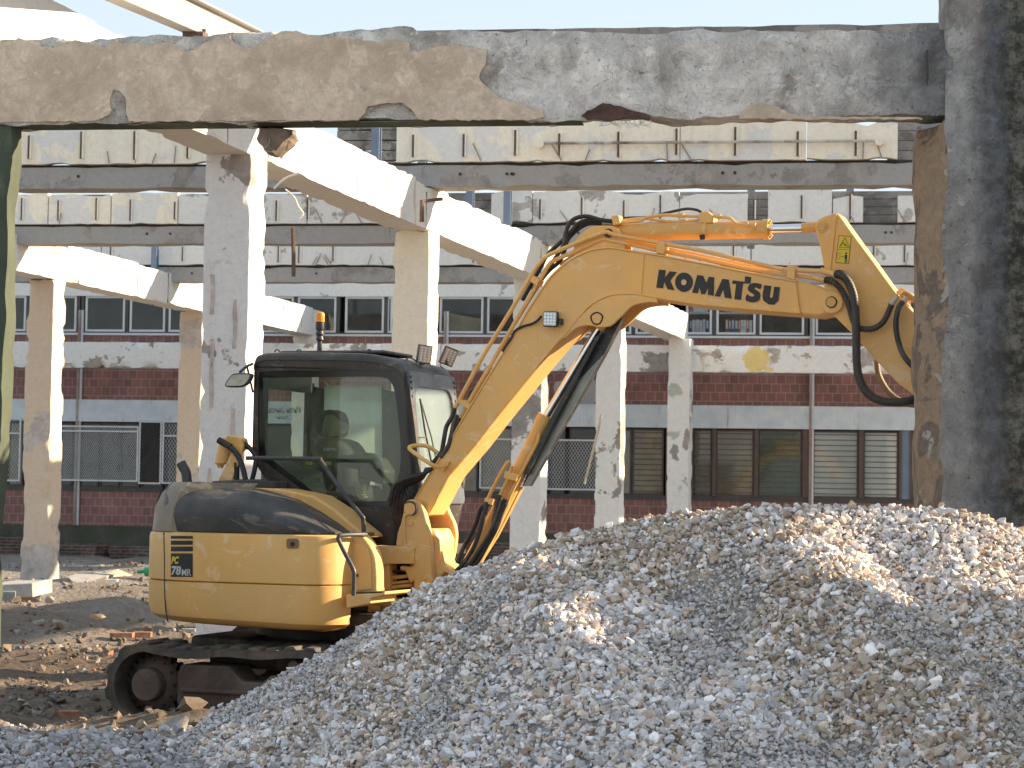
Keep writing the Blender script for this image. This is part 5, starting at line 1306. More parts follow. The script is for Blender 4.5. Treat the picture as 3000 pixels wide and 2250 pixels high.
# lower cab front and wrap
lf0 = E(1222, 1475, YC0); lf1 = E(1195, 1602, YC0)
MB().prism([lf0, E(1195, 1602, YC0), E(1150, 1602, YC0), E(1150, 1475, YC0)], (0, YC1-YC0-.0, 0)).build('cab_lower_front', CABM, EX, bevel=.01)
c0 = E(760, 1430, YC0); 
MB().prism([out_l[0]+Vector((.0, .05, 0)), out_l[0]+Vector((.05, .05, 0)), Vector((out_l[-1].x+.05, .03, out_l[-1].z)), Vector((out_l[-1].x, .03, out_l[-1].z))], (0, .12, 0)).build('rear_pillar', CABM, EX)
mb = MB(); q = [(745, 1070), (760, 1070), (756, 1135), (743, 1135)]; mb.prism([E(*p, YC0) for p in q], (0, YC1-YC0, 0)); mb.build('rear_header', CABM, EX)
mb = MB(); q = [(738, 1335), (760, 1335), (830, 1400), (930, 1490), (930, 1562), (796, 1432)]; mb.prism([E(*p, YC0+.05) for p in q], (0, YC1-YC0-.06, 0)); mb.build('cab_rear_wall', CABM, EX)
# floor
a, b_ = E(930, 1560, YC0), E(1195, 1602, YC0); MB().box(((a.x+b_.x)/2, .48, b_.z-.03), (b_.x-a.x+.2, 1.0, .08)).build('cab_floor', CABM, EX)
# far pillar between far windows is part of the far side; seat and controls
SEAT = simple('dusty_seat_fabric', (.035, .034, .03), .8, 0, .25, 8, dirt=(.07, .065, .05), dirtamt=.4); SEATL = simple('worn_pale_headrest', (.17, .155, .11), .5, 0, .2, 5)
ysn = .28
def blob(name, pts, y0, y1, mat, r=.05, parent=EX):
    P3 = [E(px, py, y0) for px, py in curve(pts, 3, True)]; cx = sum(p.x for p in P3)/len(P3); cz = sum(p.z for p in P3)/len(P3); rings = []
    for t, sc in ((0, .55), (.06, .8), (.16, .95), (.3, 1), (.7, 1), (.84, .95), (.94, .8), (1, .55)):
        rings.append([(cx+(p.x-cx)*sc, y0+(y1-y0)*t, cz+(p.z-cz)*sc) for p in P3])
    return MB().loft(rings).build(name, mat, parent, smooth=60)
seat = blob('seat_back', [(905, 1290), (920, 1281), (975, 1284), (1000, 1300), (1018, 1335), (1025, 1400), (1012, 1450), (950, 1455), (930, 1370), (915, 1330)], ysn, ysn+.5, SEAT)
blob('headrest', [(933, 1205), (950, 1199), (972, 1203), (984, 1222), (987, 1250), (980, 1276), (960, 1282), (930, 1278), (915, 1255), (917, 1225)], ysn+.08, ysn+.38, SEAT, parent=EX)
blob('headrest_pad', [(948, 1215), (965, 1208), (980, 1224), (985, 1250), (977, 1274), (960, 1279), (938, 1276), (940, 1240)], ysn+.06, ysn+.36, SEATL, parent=EX)
blob('seat_cushion', [(940, 1440), (1040, 1420), (1060, 1440), (1050, 1480), (950, 1490)], ysn, ysn+.5, SEAT)
pse = lambda a, b_: Vector((E(a, b_, ysn-.0).x, ysn-.004, E(a, b_, ysn).z))
puttext('seat_lettering', 'KOMATSU', 948, 986, 1321, 1312, pse, TW, 0, .03, parent=EX)
blob('side_console', [(1000, 1340), (1060, 1325), (1100, 1335), (1110, 1360), (1100, 1375), (1010, 1370)], ysn-.22, ysn-.08, SEAT)
plate('armrest', [(985, 1330), (1060, 1338), (1110, 1348), (1108, 1356), (1050, 1352), (985, 1342)], ysn-.1, ysn+.02, SEAT, .01)
plate('control_console', [(1060, 1330), (1100, 1340), (1125, 1380), (1120, 1420), (1050, 1400)], ysn-.14, ysn+.1, GRM, .015)
mb = MB()
for k in range(7): c = E(1063-k*3.2, 1462-k*7.5, ysn-.2); mb.cyl(c, c+Vector((-.004, 0, .016)), .046-k*.0035, 16, r2=.036-k*.003)
mb.build('lever_boot', simple('pale_rubber_boot', (.30, .29, .22), .7), EX); pipe('control_lever', [(1076, 1435, ysn-.2), (1082, 1410, ysn-.2), (1092, 1392, ysn-.2)], .009, GRM)
for px, mt in ((894, TYG := simple('lime_warning_sticker', (.38, .5, .03), .5)), (950, TYG)):
    o = plate('warning_sticker', [(px, 1352), (px+20, 1353), (px+20, 1362), (px, 1361)], YC0+.024, YC0+.026, mt, 0)
plate('paper_label', [(886, 1398), (940, 1398), (940, 1415), (886, 1415)], YC0+.024, YC0+.026, simple('faded_label', (.22, .26, .23), .6), 0)
plate('paper_label', [(953, 1454), (988, 1454), (988, 1459), (953, 1459)], YC0+.024, YC0+.026, TW, 0)
# wiper, mirror, beacon, lamps
wp = lambda u, v, o=.03: fr(u, v, o)
MB().tube([wp(.13, .80), wp(.18, .55), wp(.30, .20), wp(.33, .0)], .008, 6).build('wiper_arm', BK, EX); MB().tube([wp(.17, .78, .02), wp(.33, .5, .02), wp(.42, .25, .02), wp(.42, .02, .02)], .006, 6).build('wiper_blade', BK, EX); MB().tube([wp(.02, .5, .01), wp(.2, .5, .03)], .008, 6).build('wiper_link', BK, EX)
pipe('mirror_arm', [(740, 1066, -.05), (722, 1074, -.12), (703, 1090, -.2)], .011, BK); pipe('mirror_arm', [(724, 1074, -.12), (733, 1115, -.05), (741, 1150, -.02)], .009, BK)
mo = curve([(657, 1128), (670, 1106), (685, 1094), (728, 1093), (737, 1100), (728, 1120), (712, 1132), (690, 1135), (665, 1134)], 3, True)
mi = curve([(662, 1127), (674, 1108), (687, 1098), (726, 1097), (731, 1102), (723, 1118), (710, 1128), (690, 1130), (667, 1130)], 3, True)
mr = plate('mirror', mo, -.22, -.17, BK, .01); plate('mirror_glass', mi, -.222, -.219, simple('dusty_mirror', (.45, .44, .38), .25, .4, .2, 20), 0, mr)
c = E(936, 1033, .25); cz = lambda py: E(936, py, .25).z
mb = MB(); rings = [[(c.x+r_*math.cos(2*math.pi*k/20), .25+r_*math.sin(2*math.pi*k/20), z) for k in range(20)] for r_, z in ((.02, cz(1034)), (.02, cz(1000)), (.032, cz(995)), (.026, cz(985)), (.034, cz(978)), (.026, cz(970)), (.036, cz(962)), (.034, cz(946)), (.038, cz(944)))]
mb.loft(rings); bc = mb.build('beacon', BK, EX, smooth=30)
rings = [[(c.x+r_*math.cos(2*math.pi*k/24), .25+r_*math.sin(2*math.pi*k/24), z) for k in range(24)] for r_, z in ((.036, cz(944)), (.037, cz(922)), (.030, cz(916)), (.012, cz(914)))]
MB().loft(rings).build('amber_lens', AMB, bc, smooth=40)
def lamp(c, yaw, pitch, roll=0, w_=.12, h=.15, nx=3, nz=6):
    M = Matrix.Rotation(pitch, 3, 'Y') @ Matrix.Rotation(yaw, 3, 'Z')
    hz = MB(); hz.box(c, (.035, w_, h), M)
    for k in range(5): hz.box(c+M @ Vector((-.028, (k-2)*w_*.2, 0)), (.02, .006, h*.85), M)
    hz = hz.build('work_lamp', BK, EX, bevel=.006)
    MB().box(c+M @ Vector((.018, 0, 0)), (.004, w_*.88, h*.88), M).build('lamp_lens', M_lens, hz)
    mb = MB()
    for i in range(nx):
        for j in range(nz):
            p = c+M @ Vector((.021, (i-(nx-1)/2)*w_*.8/nx, (j-(nz-1)/2)*h*.82/nz)); mb.cyl(p-M @ Vector((.001, 0, 0)), p+M @ Vector((.004, 0, 0)), min(w_/nx, h/nz)*.3, 8)
    mb.build('lamp_leds', simple('white_led_cup', (.75, .77, .8), .15, .3, .05), hz)
    return hz
lamp(E(1243, 1038, .42), R(-48), R(7)); lamp(E(1314, 1044, .84), R(-48), R(24))
for a, yy in ((1240, .42), (1312, .84)): c = E(a, 1060, yy); MB().box(c+Vector((-.01, 0, .0)), (.03, .05, .05)).build('lamp_bracket', BK, EX, bevel=.004)
pipe('lamp_cable', [(1186, 1058, .3), (1198, 1048, .3), (1210, 1052, .3), (1222, 1060, .36)], .005, BK)
# handrails
pipe('hand_rail', [(720, 1342, -.35), (760, 1342, -.35), (925, 1344, -.5), (937, 1348, -.5), (948, 1362, -.5), (1000, 1436, -.55), (1058, 1510, -.6), (1064, 1520, -.6), (1066, 1562, -.6)], .017, BK, n=3)
pipe('hand_rail', [(1072, 1566, -.75), (1050, 1566, -.85), (1000, 1568, -1.0), (992, 1573, -1.02), (993, 1584, -1.02), (1010, 1620, -1.02), (1035, 1668, -1.02), (1037, 1690, -1.02), (1036, 1745, -1.02)], .017, BK, n=3)
plate('rail_foot', [(1050, 1560), (1078, 1560), (1080, 1570), (1050, 1572)], -.66, -.54, BK, .005)
# front right tool box, step and chassis nose
plate('tool_box', curve([(1000, 1580), (1050, 1568), (1065, 1575), (1090, 1610), (1101, 1650), (1103, 1720), (1098, 1738), (1020, 1742)], 3), -.79, -.64, Y_, .015)
plate('tool_box_door', curve([(1010, 1600), (1040, 1592), (1070, 1600), (1086, 1640), (1088, 1715), (1084, 1726), (1030, 1728), (1018, 1700)], 3, True), -.802, -.79, Y_, .004)
c = E(1047, 1686, -.80); MB().cyl(c, c+Vector((0, -.01, 0)), .012, 10).build('lock', GRM, EX)
st = plate('step', [(1014, 1742), (1115, 1738), (1128, 1733), (1126, 1742), (1118, 1746), (1085, 1752), (1085, 1768), (1014, 1782)], -.95, -.45, Y_, .006)
mb = MB()
for k in range(13): c = E(1040+k*6.5, 1737, -.93); mb.box(c+Vector((0, .25, 0)), (.012, .46, .018))
mb.build('step_grip', GRM, st)
plate('swing_link', [(1104, 1760), (1112, 1756), (1220, 1757), (1245, 1752), (1260, 1770), (1240, 1800), (1195, 1812), (1150, 1822), (1104, 1820), (1104, 1804), (1150, 1806), (1158, 1790), (1150, 1778), (1104, 1776)], -.34, .1, Y_, .01)
MB().cyl(E(1138, 1776, -.3), E(1138, 1806, -.3), .05, 20).build('link_pin', Y_, EX)
pipe('swing_cylinder', [(1020, 1790, -.3), (1100, 1790, -.3)], .035, GRM, sm=False); pipe('swing_rod', [(1085, 1790, -.31), (1120, 1790, -.31)], .05, YO_, sm=False)
plate('nose_frame', [(1082, 1598), (1175, 1602), (1212, 1605), (1212, 1652), (1135, 1652), (1112, 1660), (1108, 1728), (1140, 1740), (1140, 1744), (1098, 1744), (1098, 1650), (1082, 1624)], -.28, -.05, Y_, .008)
plate('nose_back', [(1040, 1600), (1215, 1606), (1225, 1830), (980, 1830), (980, 1600)], .0, .5, GRM, .01)
plate('nose_post', [(1112, 1650), (1140, 1648), (1140, 1742), (1112, 1742)], -.26, -.1, Y_, .006)
for k, (py, m_) in enumerate(((1672, GRM), (1690, YO_), (1706, YO_), (1718, YO_), (1730, GRM))): pipe('valve_pipe', [(1142, py+4, -.18), (1175, py, -.2), (1208, py-4, -.18)], .012+.004*(k % 2), m_)
plate('belly_plate', [(985, 1800), (1250, 1800), (1230, 1832), (985, 1840)], -.7, .6, GRM, .01)
# swing post (boom bracket)
near = curve([(1183, 1479), (1192, 1466), (1212, 1463), (1229, 1469), (1236, 1483), (1247, 1520), (1259, 1575), (1262, 1605), (1266, 1700), (1262, 1730)], 3)+[(1243, 1745), (1212, 1757), (1212, 1700), (1200, 1710), (1186, 1672), (1171, 1671), (1171, 1657), (1205, 1660), (1211, 1650), (1211, 1615), (1206, 1607), (1162, 1603), (1159, 1594), (1164, 1560), (1173, 1535), (1181, 1500)]
br = plate('boom_bracket', near, -.25, -.17, Y_, .012)
far = curve([(1190, 1479), (1200, 1466), (1220, 1463), (1240, 1475), (1250, 1500), (1268, 1540), (1272, 1580), (1262, 1640), (1240, 1700), (1200, 1700), (1185, 1600)], 3)
fp_ = [E(px+62, py, -.25+.42+.05) for px, py in []]
p3 = [E(px, py, -.25) for px, py in far]; MB().prism([Vector((p.x, .20, p.z)) for p in p3], (0, .07, 0)).build('boom_bracket', Y_, EX, bevel=.012)
plate('bracket_body', [(1256, 1548), (1290, 1548), (1304, 1580), (1300, 1640), (1330, 1668), (1310, 1690), (1275, 1722), (1225, 1745), (1215, 1600), (1240, 1560)], -.17, .2, Y_, .02, at=-.02)
plate('bracket_web', [(1290, 1612), (1300, 1655), (1325, 1670), (1335, 1670), (1322, 1684), (1290, 1672)], -.17, -.12, Y_, .01)
plate('bracket_foot', [(1274, 1694), (1290, 1690), (1296, 1715), (1280, 1722)], -.2, -.05, YO_, .006)
for (px, py, r_) in ((1203, 1533, .02), (1245, 1692, .02)): c = E(px, py, -.25); MB().cyl(c, c+Vector((0, -.012, 0)), r_, 16).build('boss', Y_, br, bevel=.004)
c = E(1203, 1490, -.25); MB().cyl(c+Vector((0, -.02, 0)), c+Vector((0, .55, 0)), .05, 24).build('foot_pin', Y_, EX, bevel=.005); MB().tube([c+Vector((.055*math.cos(t), -.02, .055*math.sin(t))) for t in [R(-70+200*k/12) for k in range(13)]], .007, 6).build('pin_wire', BK, EX)
pipe('grease_pipe', [(1198, 1505, -.26), (1186, 1512, -.26), (1184, 1540, -.26), (1185, 1580, -.26), (1190, 1606, -.26), (1205, 1608, -.26)], .012, Y_)
# --- boom
BY0, BY1 = -.17, .17
top = [(1212, 1459), (1239, 1416), (1289, 1333), (1310, 1295), (1366, 1201), (1413, 1123), (1473, 1027), (1547, 900), (1600, 820)]+curve([(1600, 820), (1619, 798), (1663, 760), (1704, 738), (1742, 726), (1790, 722), (1853, 732), (1916, 741)], 3)[1:]+[(2075, 771), (2265, 809), (2332, 820)]
main_bot = [(2346, 922), (2200, 911), (2043, 896), (1948, 881)]+curve([(1948, 881), (1878, 869), (1840, 866), (1802, 868), (1771, 876), (1742, 892), (1720, 909), (1689, 944), (1663, 979), (1638, 1003)], 3)[1:]+[(1588, 1062), (1452, 1229), (1393, 1306), (1316, 1396), (1276, 1473), (1255, 1508), (1240, 1514), (1218, 1505)]
boom = plate('boom', top+main_bot, BY0, BY1, YB_, .010)
# clevis plates under the knee for the cylinder eye
kn = curve([(1925, 888), (1910, 885), (1878, 888), (1853, 896), (1834, 912), (1815, 931), (1790, 953), (1771, 958), (1752, 958), (1720, 953), (1695, 958), (1679, 967), (1660, 986)], 3)
up_ = [(1635, 1000), (1690, 935), (1745, 885), (1800, 862), (1878, 864), (1925, 872)]
plate('knee_plate', kn+up_, BY0-.004, BY0+.03, YB_, .004); p3 = [E(a, b_, BY0) for a, b_ in kn+up_]; MB().prism([Vector((p.x, BY1-.03, p.z)) for p in p3], (0, .034, 0)).build('knee_plate', YB_, EX, bevel=.004)
c = E(1749, 933, BY0); MB().tube([c+Vector((.045*math.cos(t)*(1+.1*math.sin(3*t)), -.006, .045*math.sin(t))) for t in [2*math.pi*k/24 for k in range(24)]], .006, 6, closed=True).build('grease_ring', GRM, EX); MB().cyl(c, c+Vector((0, -.007, 0)), .038, 20).build('cylinder_pin', YB_, EX)
# flange edges (weld rims) along both sides
def rim(pts, name='boom_rim', y=BY0-.002, r=.0075): return pipe(name, [(a, b_, y) for a, b_ in pts], r, YB_, sm=False, seg=6)
rim([(a+3, b_+5) for a, b_ in top]); rim([(a-1, b_-5) for a, b_ in main_bot[:-3]])
rim([(1886, 745), (1882, 800), (1878, 868)], 'weld_seam', BY0-.001, .009); 
# boom tip: pin boss and narrowing fork
tip = plate('boom_tip', [(2318, 818)]+curve([(2332, 820), (2390, 834), (2426, 848), (2450, 861), (2464, 874), (2468, 889), (2462, 904), (2448, 914)], 3)+[(2418, 922), (2394, 927), (2353, 923), (2318, 920)], BY0+.018, BY1-.018, YB_, .02)
c = E(2437, 886, BY0); MB().cyl(c+Vector((0, -.012, 0)), c+Vector((0, .36, 0)), .082, 30).build('tip_boss', YB_, EX, bevel=.006); MB().cyl(c+Vector((0, -.03, 0)), c+Vector((0, .37, 0)), .036, 24).build('tip_pin', YO_, EX, bevel=.004); MB().tube([c+Vector((.04*math.cos(t), -.013, .04*math.sin(t))) for t in [2*math.pi*k/24 for k in range(24)]], .004, 6, closed=True).build('pin_ring', GRM, EX)
# lettering traced letter by letter (coordinates of a 3.16x enlargement)
LET = {'K': [(1045, 663), (1107, 668), (1100, 738), (1145, 678), (1210, 686), (1150, 765), (1188, 853), (1125, 846), (1093, 775), (1084, 836), (1020, 830)],
 'M': [(1400, 713), (1455, 720), (1482, 785), (1508, 728), (1557, 735), (1553, 905), (1497, 897), (1500, 830), (1470, 892), (1435, 888), (1420, 825), (1405, 883), (1352, 877)],
 'A': [(1632, 748), (1692, 756), (1719, 932), (1655, 923), (1640, 845), (1610, 915), (1560, 908)],
 'T': [(1728, 762), (1838, 776), (1842, 725), (1898, 732), (1890, 795), (1836, 790), (1822, 800), (1804, 945), (1742, 937), (1760, 797), (1722, 793)],
 'S': [(1998, 803), (1960, 790), (1910, 788), (1875, 812), (1868, 848), (1895, 876), (1925, 893), (1918, 912), (1885, 908), (1860, 890), (1845, 942), (1880, 962), (1925, 967), (1968, 950), (1985, 905), (1975, 872), (1945, 852), (1928, 838), (1945, 828), (1982, 846)],
 'U': [(2018, 807), (2085, 815), (2070, 912), (2082, 930), (2098, 916), (2112, 820), (2165, 827), (2152, 950), (2110, 990), (2060, 985), (2010, 950), (2004, 900)]}
zm = lambda p: (1600+p[0]/3.16, 580+p[1]/3.16)
for k, pts in LET.items(): plate('letter', [zm(p) for p in (curve(pts, 2, True) if k == 'S' else pts)], BY0-.0015, BY0-.0045, TAPE, 0, smooth=0)
oo = [(1277+82*math.cos(2*math.pi*k/32), 780+90*math.sin(2*math.pi*k/32)) for k in range(32)]; oi = [(1274+26*math.cos(2*math.pi*k/20), 780+28*math.sin(2*math.pi*k/20)) for k in range(20)]
plate('letter', [zm(p) for p in oo], BY0-.0015, BY0-.0045, TAPE, 0, holes=[[zm(p) for p in oi]], smooth=0)
# lamp on the boom
lampc = E(1614, 935, BY0-.05)
M = Matrix.Rotation(R(2), 3, 'Y'); mb = MB(); mb.box(lampc, (.118, .045, .118), M); lo = mb.build('boom_lamp', BK, EX, bevel=.012, seg=3); MB().box(lampc+Vector((0, -.024, 0)), (.100, .004, .100), M).build('lamp_lens', M_lens, lo)
mb = MB()
for i in range(4):
    for j in range(4): p = lampc+M @ Vector(((i-1.5)*.024, -.027, (j-1.5)*.024)); mb.cyl(p, p+Vector((0, -.004, 0)), .008, 10)
mb.build('lamp_leds', simple('white_led_cup', (.8, .82, .84), .15, .2, .05), lo)
plate('lamp_bracket', [(1636, 932), (1645, 933), (1645, 950), (1636, 950)], BY0-.05, BY0, BK, .003)
pipe('lamp_cable', [(1586, 926, BY0-.04), (1578, 936, BY0-.03), (1560, 948, BY0-.02), (1530, 957, BY0-.012), (1508, 970, BY0-.012), (1497, 992, BY0-.012), (1480, 1015, BY0-.015), (1472, 1030, BY0-.02)], .010, RUB)
# grab handle on the boom foot
pipe('grab_handle', [(1310, 1363, BY0-.02), (1280, 1367, BY0-.10), (1250, 1352, BY0-.14), (1205, 1320, BY0-.12), (1200, 1310, BY0-.1), (1212, 1306, BY0-.05), (1240, 1305, BY0), (1262, 1312, BY0+.03), (1285, 1330, BY0+.05)], .016, YB_, n=3)
plate('handle_foot', [(1300, 1350), (1318, 1352), (1300, 1382), (1290, 1380)], BY0-.02, BY0, YB_, .002)
# --- hydraulic lines on the boom back
for dy, pts in ((BY0+.03, [(1333, 1195), (1352, 1160), (1420, 1035), (1500, 905), (1560, 800), (1582, 770), (1600, 752), (1635, 735), (1766, 682), (1800, 688), (1930, 712), (2050, 733), (2200, 768), (2300, 789), (2420, 795)]),
                (BY0+.06, [(1352, 1225), (1372, 1180), (1440, 1065), (1520, 925), (1585, 815), (1605, 780), (1625, 762), (1690, 735), (1760, 703), (1790, 704), (1925, 733), (2050, 757), (2200, 790), (2320, 805), (2412, 818)])):
    pipe('hydraulic_pipe', [(a, b_, dy) for a, b_ in pts], .0165, YB_, n=3)
for dy in (.06, .12): pipe('hydraulic_pipe', [(1640, 775, dy), (1770, 705, dy), (1940, 726, dy), (2200, 780, dy), (2380, 812, dy)], .014, YB_, n=3)
for pts in ([(1922, 706), (1948, 710), (1946, 744), (1922, 742)], [(2305, 775), (2330, 777), (2328, 820), (2305, 815)], [(1560, 806), (1580, 820), (1572, 838), (1552, 824)], [(1350, 1170), (1380, 1188), (1372, 1200), (1340, 1180)]):
    plate('pipe_clamp', pts, BY0+.0, BY0+.12, YB_, .004)
for a in ((2300, 789), (2395, 800)): pass
pipe('pipe_fitting', [(2405, 792, BY0+.0), (2450, 806, BY0-.02)], .024, YB_, sm=False, seg=8); pipe('pipe_fitting', [(2380, 812, BY0+.03), (2416, 820, BY0+.02)], .02, YB_, sm=False, seg=8)
# corrugated hoses to the arm
def ribbed(name, pts, r, mat, rib=.0045, pitch=.022, parent=EX):
    w_ = smoothpath([E(*p) for p in pts], 10); o = MB().tube(w_, r, 12).build(name, mat, parent, smooth=60)
    mb = MB(); acc = 0
    for i in range(1, len(w_)):
        d = (w_[i]-w_[i-1]); L = d.length; s = pitch-acc
        while s < L:
            c = w_[i-1]+d*(s/L); t = d.normalized(); mb.tube([c-t*.003, c+t*.003], r+rib, 12); s += pitch
        acc = (acc+L) % pitch
    mb.build('hose_rib', mat, o, smooth=60); return o
AY = -.27
HS = simple('grey_brown_spiral_sleeve', (.055, .048, .042), .55, 0, .25, 12)
ribbed('arm_hose', [(2452, 803, -.2), (2470, 808, AY), (2490, 835, AY), (2503, 880, AY), (2508, 960, AY), (2510, 1060, AY), (2518, 1110, AY), (2540, 1150, AY), (2580, 1168+6, AY), (2640, 1178, AY+.02), (2700, 1166, AY+.1)], .029, HS)
ribbed('arm_hose', [(2416, 820, -.12), (2440, 826, AY+.03), (2466, 850, AY+.05), (2485, 890, AY+.05), (2500, 940, AY+.05), (2520, 962, AY+.05), (2560, 962, AY+.05), (2590, 940, AY+.04), (2612, 893, AY+.03)], .020, HS)
pipe('hose_fitting', [(2612, 893, AY+.03), (2628, 868, AY+.03)], .018, TW, sm=False, seg=8)
hose('arm_hose', [(2645, 885, AY+.03), (2632, 905, AY), (2625, 950, AY), (2632, 1000, AY), (2650, 1045, AY), (2690, 1090, AY)], .021)
pipe('hose_fitting', [(2645, 885, AY+.03), (2655, 872, AY+.05)], .018, TW, sm=False, seg=8)
ribbed('arm_hose', [(2568, 1055, .2), (2575, 1100, .2), (2605, 1150, .2), (2650, 1180, .2), (2705, 1190, .2)], .02, simple('tan_spiral_sleeve', (.25, .18, .11), .6, 0, .2, 10))
# --- arm
arm = curve([(2394, 647), (2400, 640), (2430, 629), (2454, 623)], 2)+[(2507, 697), (2555, 762), (2604, 830), (2628, 863), (2720, 968), (2860, 1130), (2930, 1215), (2925, 1262), (2890, 1285), (2800, 1235), (2682, 1162), (2628, 1121), (2567, 1056), (2503, 984), (2440, 922), (2420, 880), (2414, 840), (2418, 800), (2414, 782), (2402, 721), (2389, 668)]
plate('arm', arm, -.14, .14, YB_, .010)
pipe('arm_seam', [(2450, 626, -.142), (2438, 741, -.142), (2426, 838, -.142)], .008, YB_, sm=False, seg=6)
c = E(2408, 663, -.14); MB().cyl(c+Vector((0, -.02, 0)), c+Vector((0, .32, 0)), .034, 24).build('arm_pin', YO_, EX, bevel=.005); MB().cyl(c+Vector((0, -.008, 0)), c+Vector((0, .30, 0)), .048, 24).build('arm_boss', YB_, EX, bevel=.005)
stk = plate('warning_label', [(2457, 689), (2495, 692), (2487, 773), (2447, 770)], -.1415, -.143, simple('red_label_edge', (.35, .05, .05), .5), 0)
plate('label_face', [(2459, 691), (2493, 694), (2485, 771), (2449, 768)], -.143, -.1442, TY, 0, EX)
def ln(pts, w_=.0028, close=False):
    return MB().tube([E(a, b_, -.1452) for a, b_ in pts], w_, 4, closed=close)
ln([(2459, 724), (2489, 726), (2475, 696)], close=True).build('label_symbol', TAPE, EX); ln([(2464, 720), (2470, 710), (2480, 718), (2470, 716), (2484, 722)], .002).build('label_symbol', TAPE, EX); ln([(2454, 730), (2489, 732)], .0012).build('label_symbol', TAPE, EX)
ln([(2453, 740), (2461, 741), (2460, 760), (2452, 759)], .0013, True).build('label_symbol', TAPE, EX); ln([(2464, 751), (2472, 752)], .002).build('label_symbol', TAPE, EX)
mb = MB(); mb.box(E(2478, 752, -.1455), (.018, .001, .03)); mb.box(E(2476, 763, -.1455), (.006, .001, .03)); mb.box(E(2480, 763, -.1455), (.006, .001, .03)); mb.cyl(E(2479, 742, -.1455), E(2479, 742, -.1465), .007, 10); mb.build('label_symbol', TAPE, EX)
plate('arm_valve', [(2618, 862), (2640, 842), (2668, 858), (2684, 872), (2684, 890), (2660, 878), (2640, 885)], -.05, .1, YO_, .006)
pipe('arm_pipe', [(2628, 868, -.18), (2640, 858, -.12), (2660, 862, -.1), (2700, 900, -.1)], .014, YO_); pipe('arm_pipe', [(2652, 862, -.1), (2680, 885, -.08), (2760, 985, -.08)], .014, YO_)
# bucket beyond the pillar
bp = [(2890, 1270), (2930, 1235), (2990, 1270), (3010, 1340), (2985, 1420), (2920, 1470), (2860, 1450), (2900, 1430), (2930, 1380), (2925, 1320)]
plate('bucket', curve(bp, 3, True), -.32, .32, GRM, .01)
# --- arm cylinder on top of the boom
ys = 0.0
pipe('arm_cylinder', [(1795, 682, ys), (2000, 677, ys), (2248, 672, ys)], .068, YO_, sm=False, seg=28)
pipe('cylinder_head', [(2236, 672, ys), (2254, 671.5, ys)], .076, YO_, sm=False, seg=28); pipe('cylinder_rod', [(2250, 671, ys), (2362, 668, ys)], .034, CHR, sm=False, seg=24); pipe('rod_eye', [(2350, 668, ys), (2402, 664, ys)], .038, YO_, sm=False, seg=24)
mb = MB()
for k in range(8):
    c = E(2254, 671.5, ys); an = 2*math.pi*k/8; q = c+Vector((0, .058*math.cos(an), .058*math.sin(an))); mb.cyl(q, q+Vector((.016, 0, 0)), .010, 6)
mb.build('head_bolts', YO_, EX)
ear = curve([(1682, 760), (1682, 712), (1700, 688), (1722, 670), (1745, 662), (1785, 661), (1808, 668), (1822, 690), (1830, 735)], 3)
plate('cylinder_bracket', ear, -.11, -.08, YB_, .005); p3 = [E(a, b_, -.11) for a, b_ in ear]; MB().prism([Vector((p.x, .08, p.z)) for p in p3], (0, .03, 0)).build('cylinder_bracket', YB_, EX, bevel=.005)
c = E(1783, 683, -.11); MB().cyl(c+Vector((0, -.015, 0)), c+Vector((0, .26, 0)), .034, 20).build('bracket_pin', GRM, EX); 
for px in (2065,): pipe('cylinder_strap', [(px, 675.5, ys), (px+9, 675.2, ys)], .074, YB_, sm=False, seg=28)
plate('valve_block', [(2043, 640), (2052, 620), (2072, 618), (2088, 630), (2090, 652), (2060, 655)], -.06, .08, YB_, .008)
plate('strap_block', [(2048, 688), (2062, 686), (2064, 700), (2050, 702)], -.09, -.06, GRM, .004)
pipe('cylinder_pipe', [(1800, 652, -.06), (1870, 648, -.06), (1900, 636, -.06), (1950, 630, -.06), (2000, 632, -.06), (2045, 634, -.05)], .0125, YB_); pipe('cylinder_pipe', [(1800, 650, .0), (1880, 640, .0), (1930, 646, 0), (1990, 650, 0), (2045, 646, 0)], .0125, YB_)
pipe('cylinder_pipe', [(2085, 632, -.03), (2110, 636, -.05), (2128, 636, -.06), (2142, 642, -.08), (2152, 652, -.1), (2168, 658, -.1), (2212, 659, -.1)], .0135, YB_)
for a in ([(1985, 631, -.06), (2003, 632, -.06)], [(1995, 649, 0), (2012, 649, 0)], [(2098, 634, -.04), (2112, 636, -.05)], [(2180, 658, -.1), (2192, 658, -.1)], [(2200, 658, -.1), (2214, 659, -.1)]): pipe('pipe_fitting', a, .02, YB_, sm=False, seg=6)
plate('hose_clamp', [(1790, 632), (1812, 630), (1818, 655), (1796, 660)], -.1, .06, YB_, .004)
for dy, pts in ((-.08, [(1796, 648), (1760, 644), (1722, 634), (1690, 638), (1668, 655), (1655, 690), (1650, 720), (1610, 780), (1560, 850)]), (-.05, [(1796, 652), (1770, 650), (1735, 645), (1700, 652), (1672, 680), (1640, 712), (1605, 745), (1580, 790), (1530, 880)]), (-.02, [(1796, 658), (1760, 655), (1725, 655), (1695, 670), (1665, 700), (1655, 730), (1640, 765), (1590, 815), (1500, 960)])):
    hose('boom_hose', [(a, b_, dy) for a, b_ in pts], .0165)
hose('boom_hose', [(1808, 640, .02), (1850, 638, .02), (1900, 636, .02), (1960, 622, .02), (2010, 612, .02), (2040, 615, .02), (2055, 622, .02)], .011)
pipe('hose_fitting', [(1766, 650, -.05), (1796, 652, -.05)], .021, TW, sm=False, seg=8); pipe('hose_fitting', [(1766, 657, -.02), (1796, 658, -.02)], .021, TW, sm=False, seg=8)
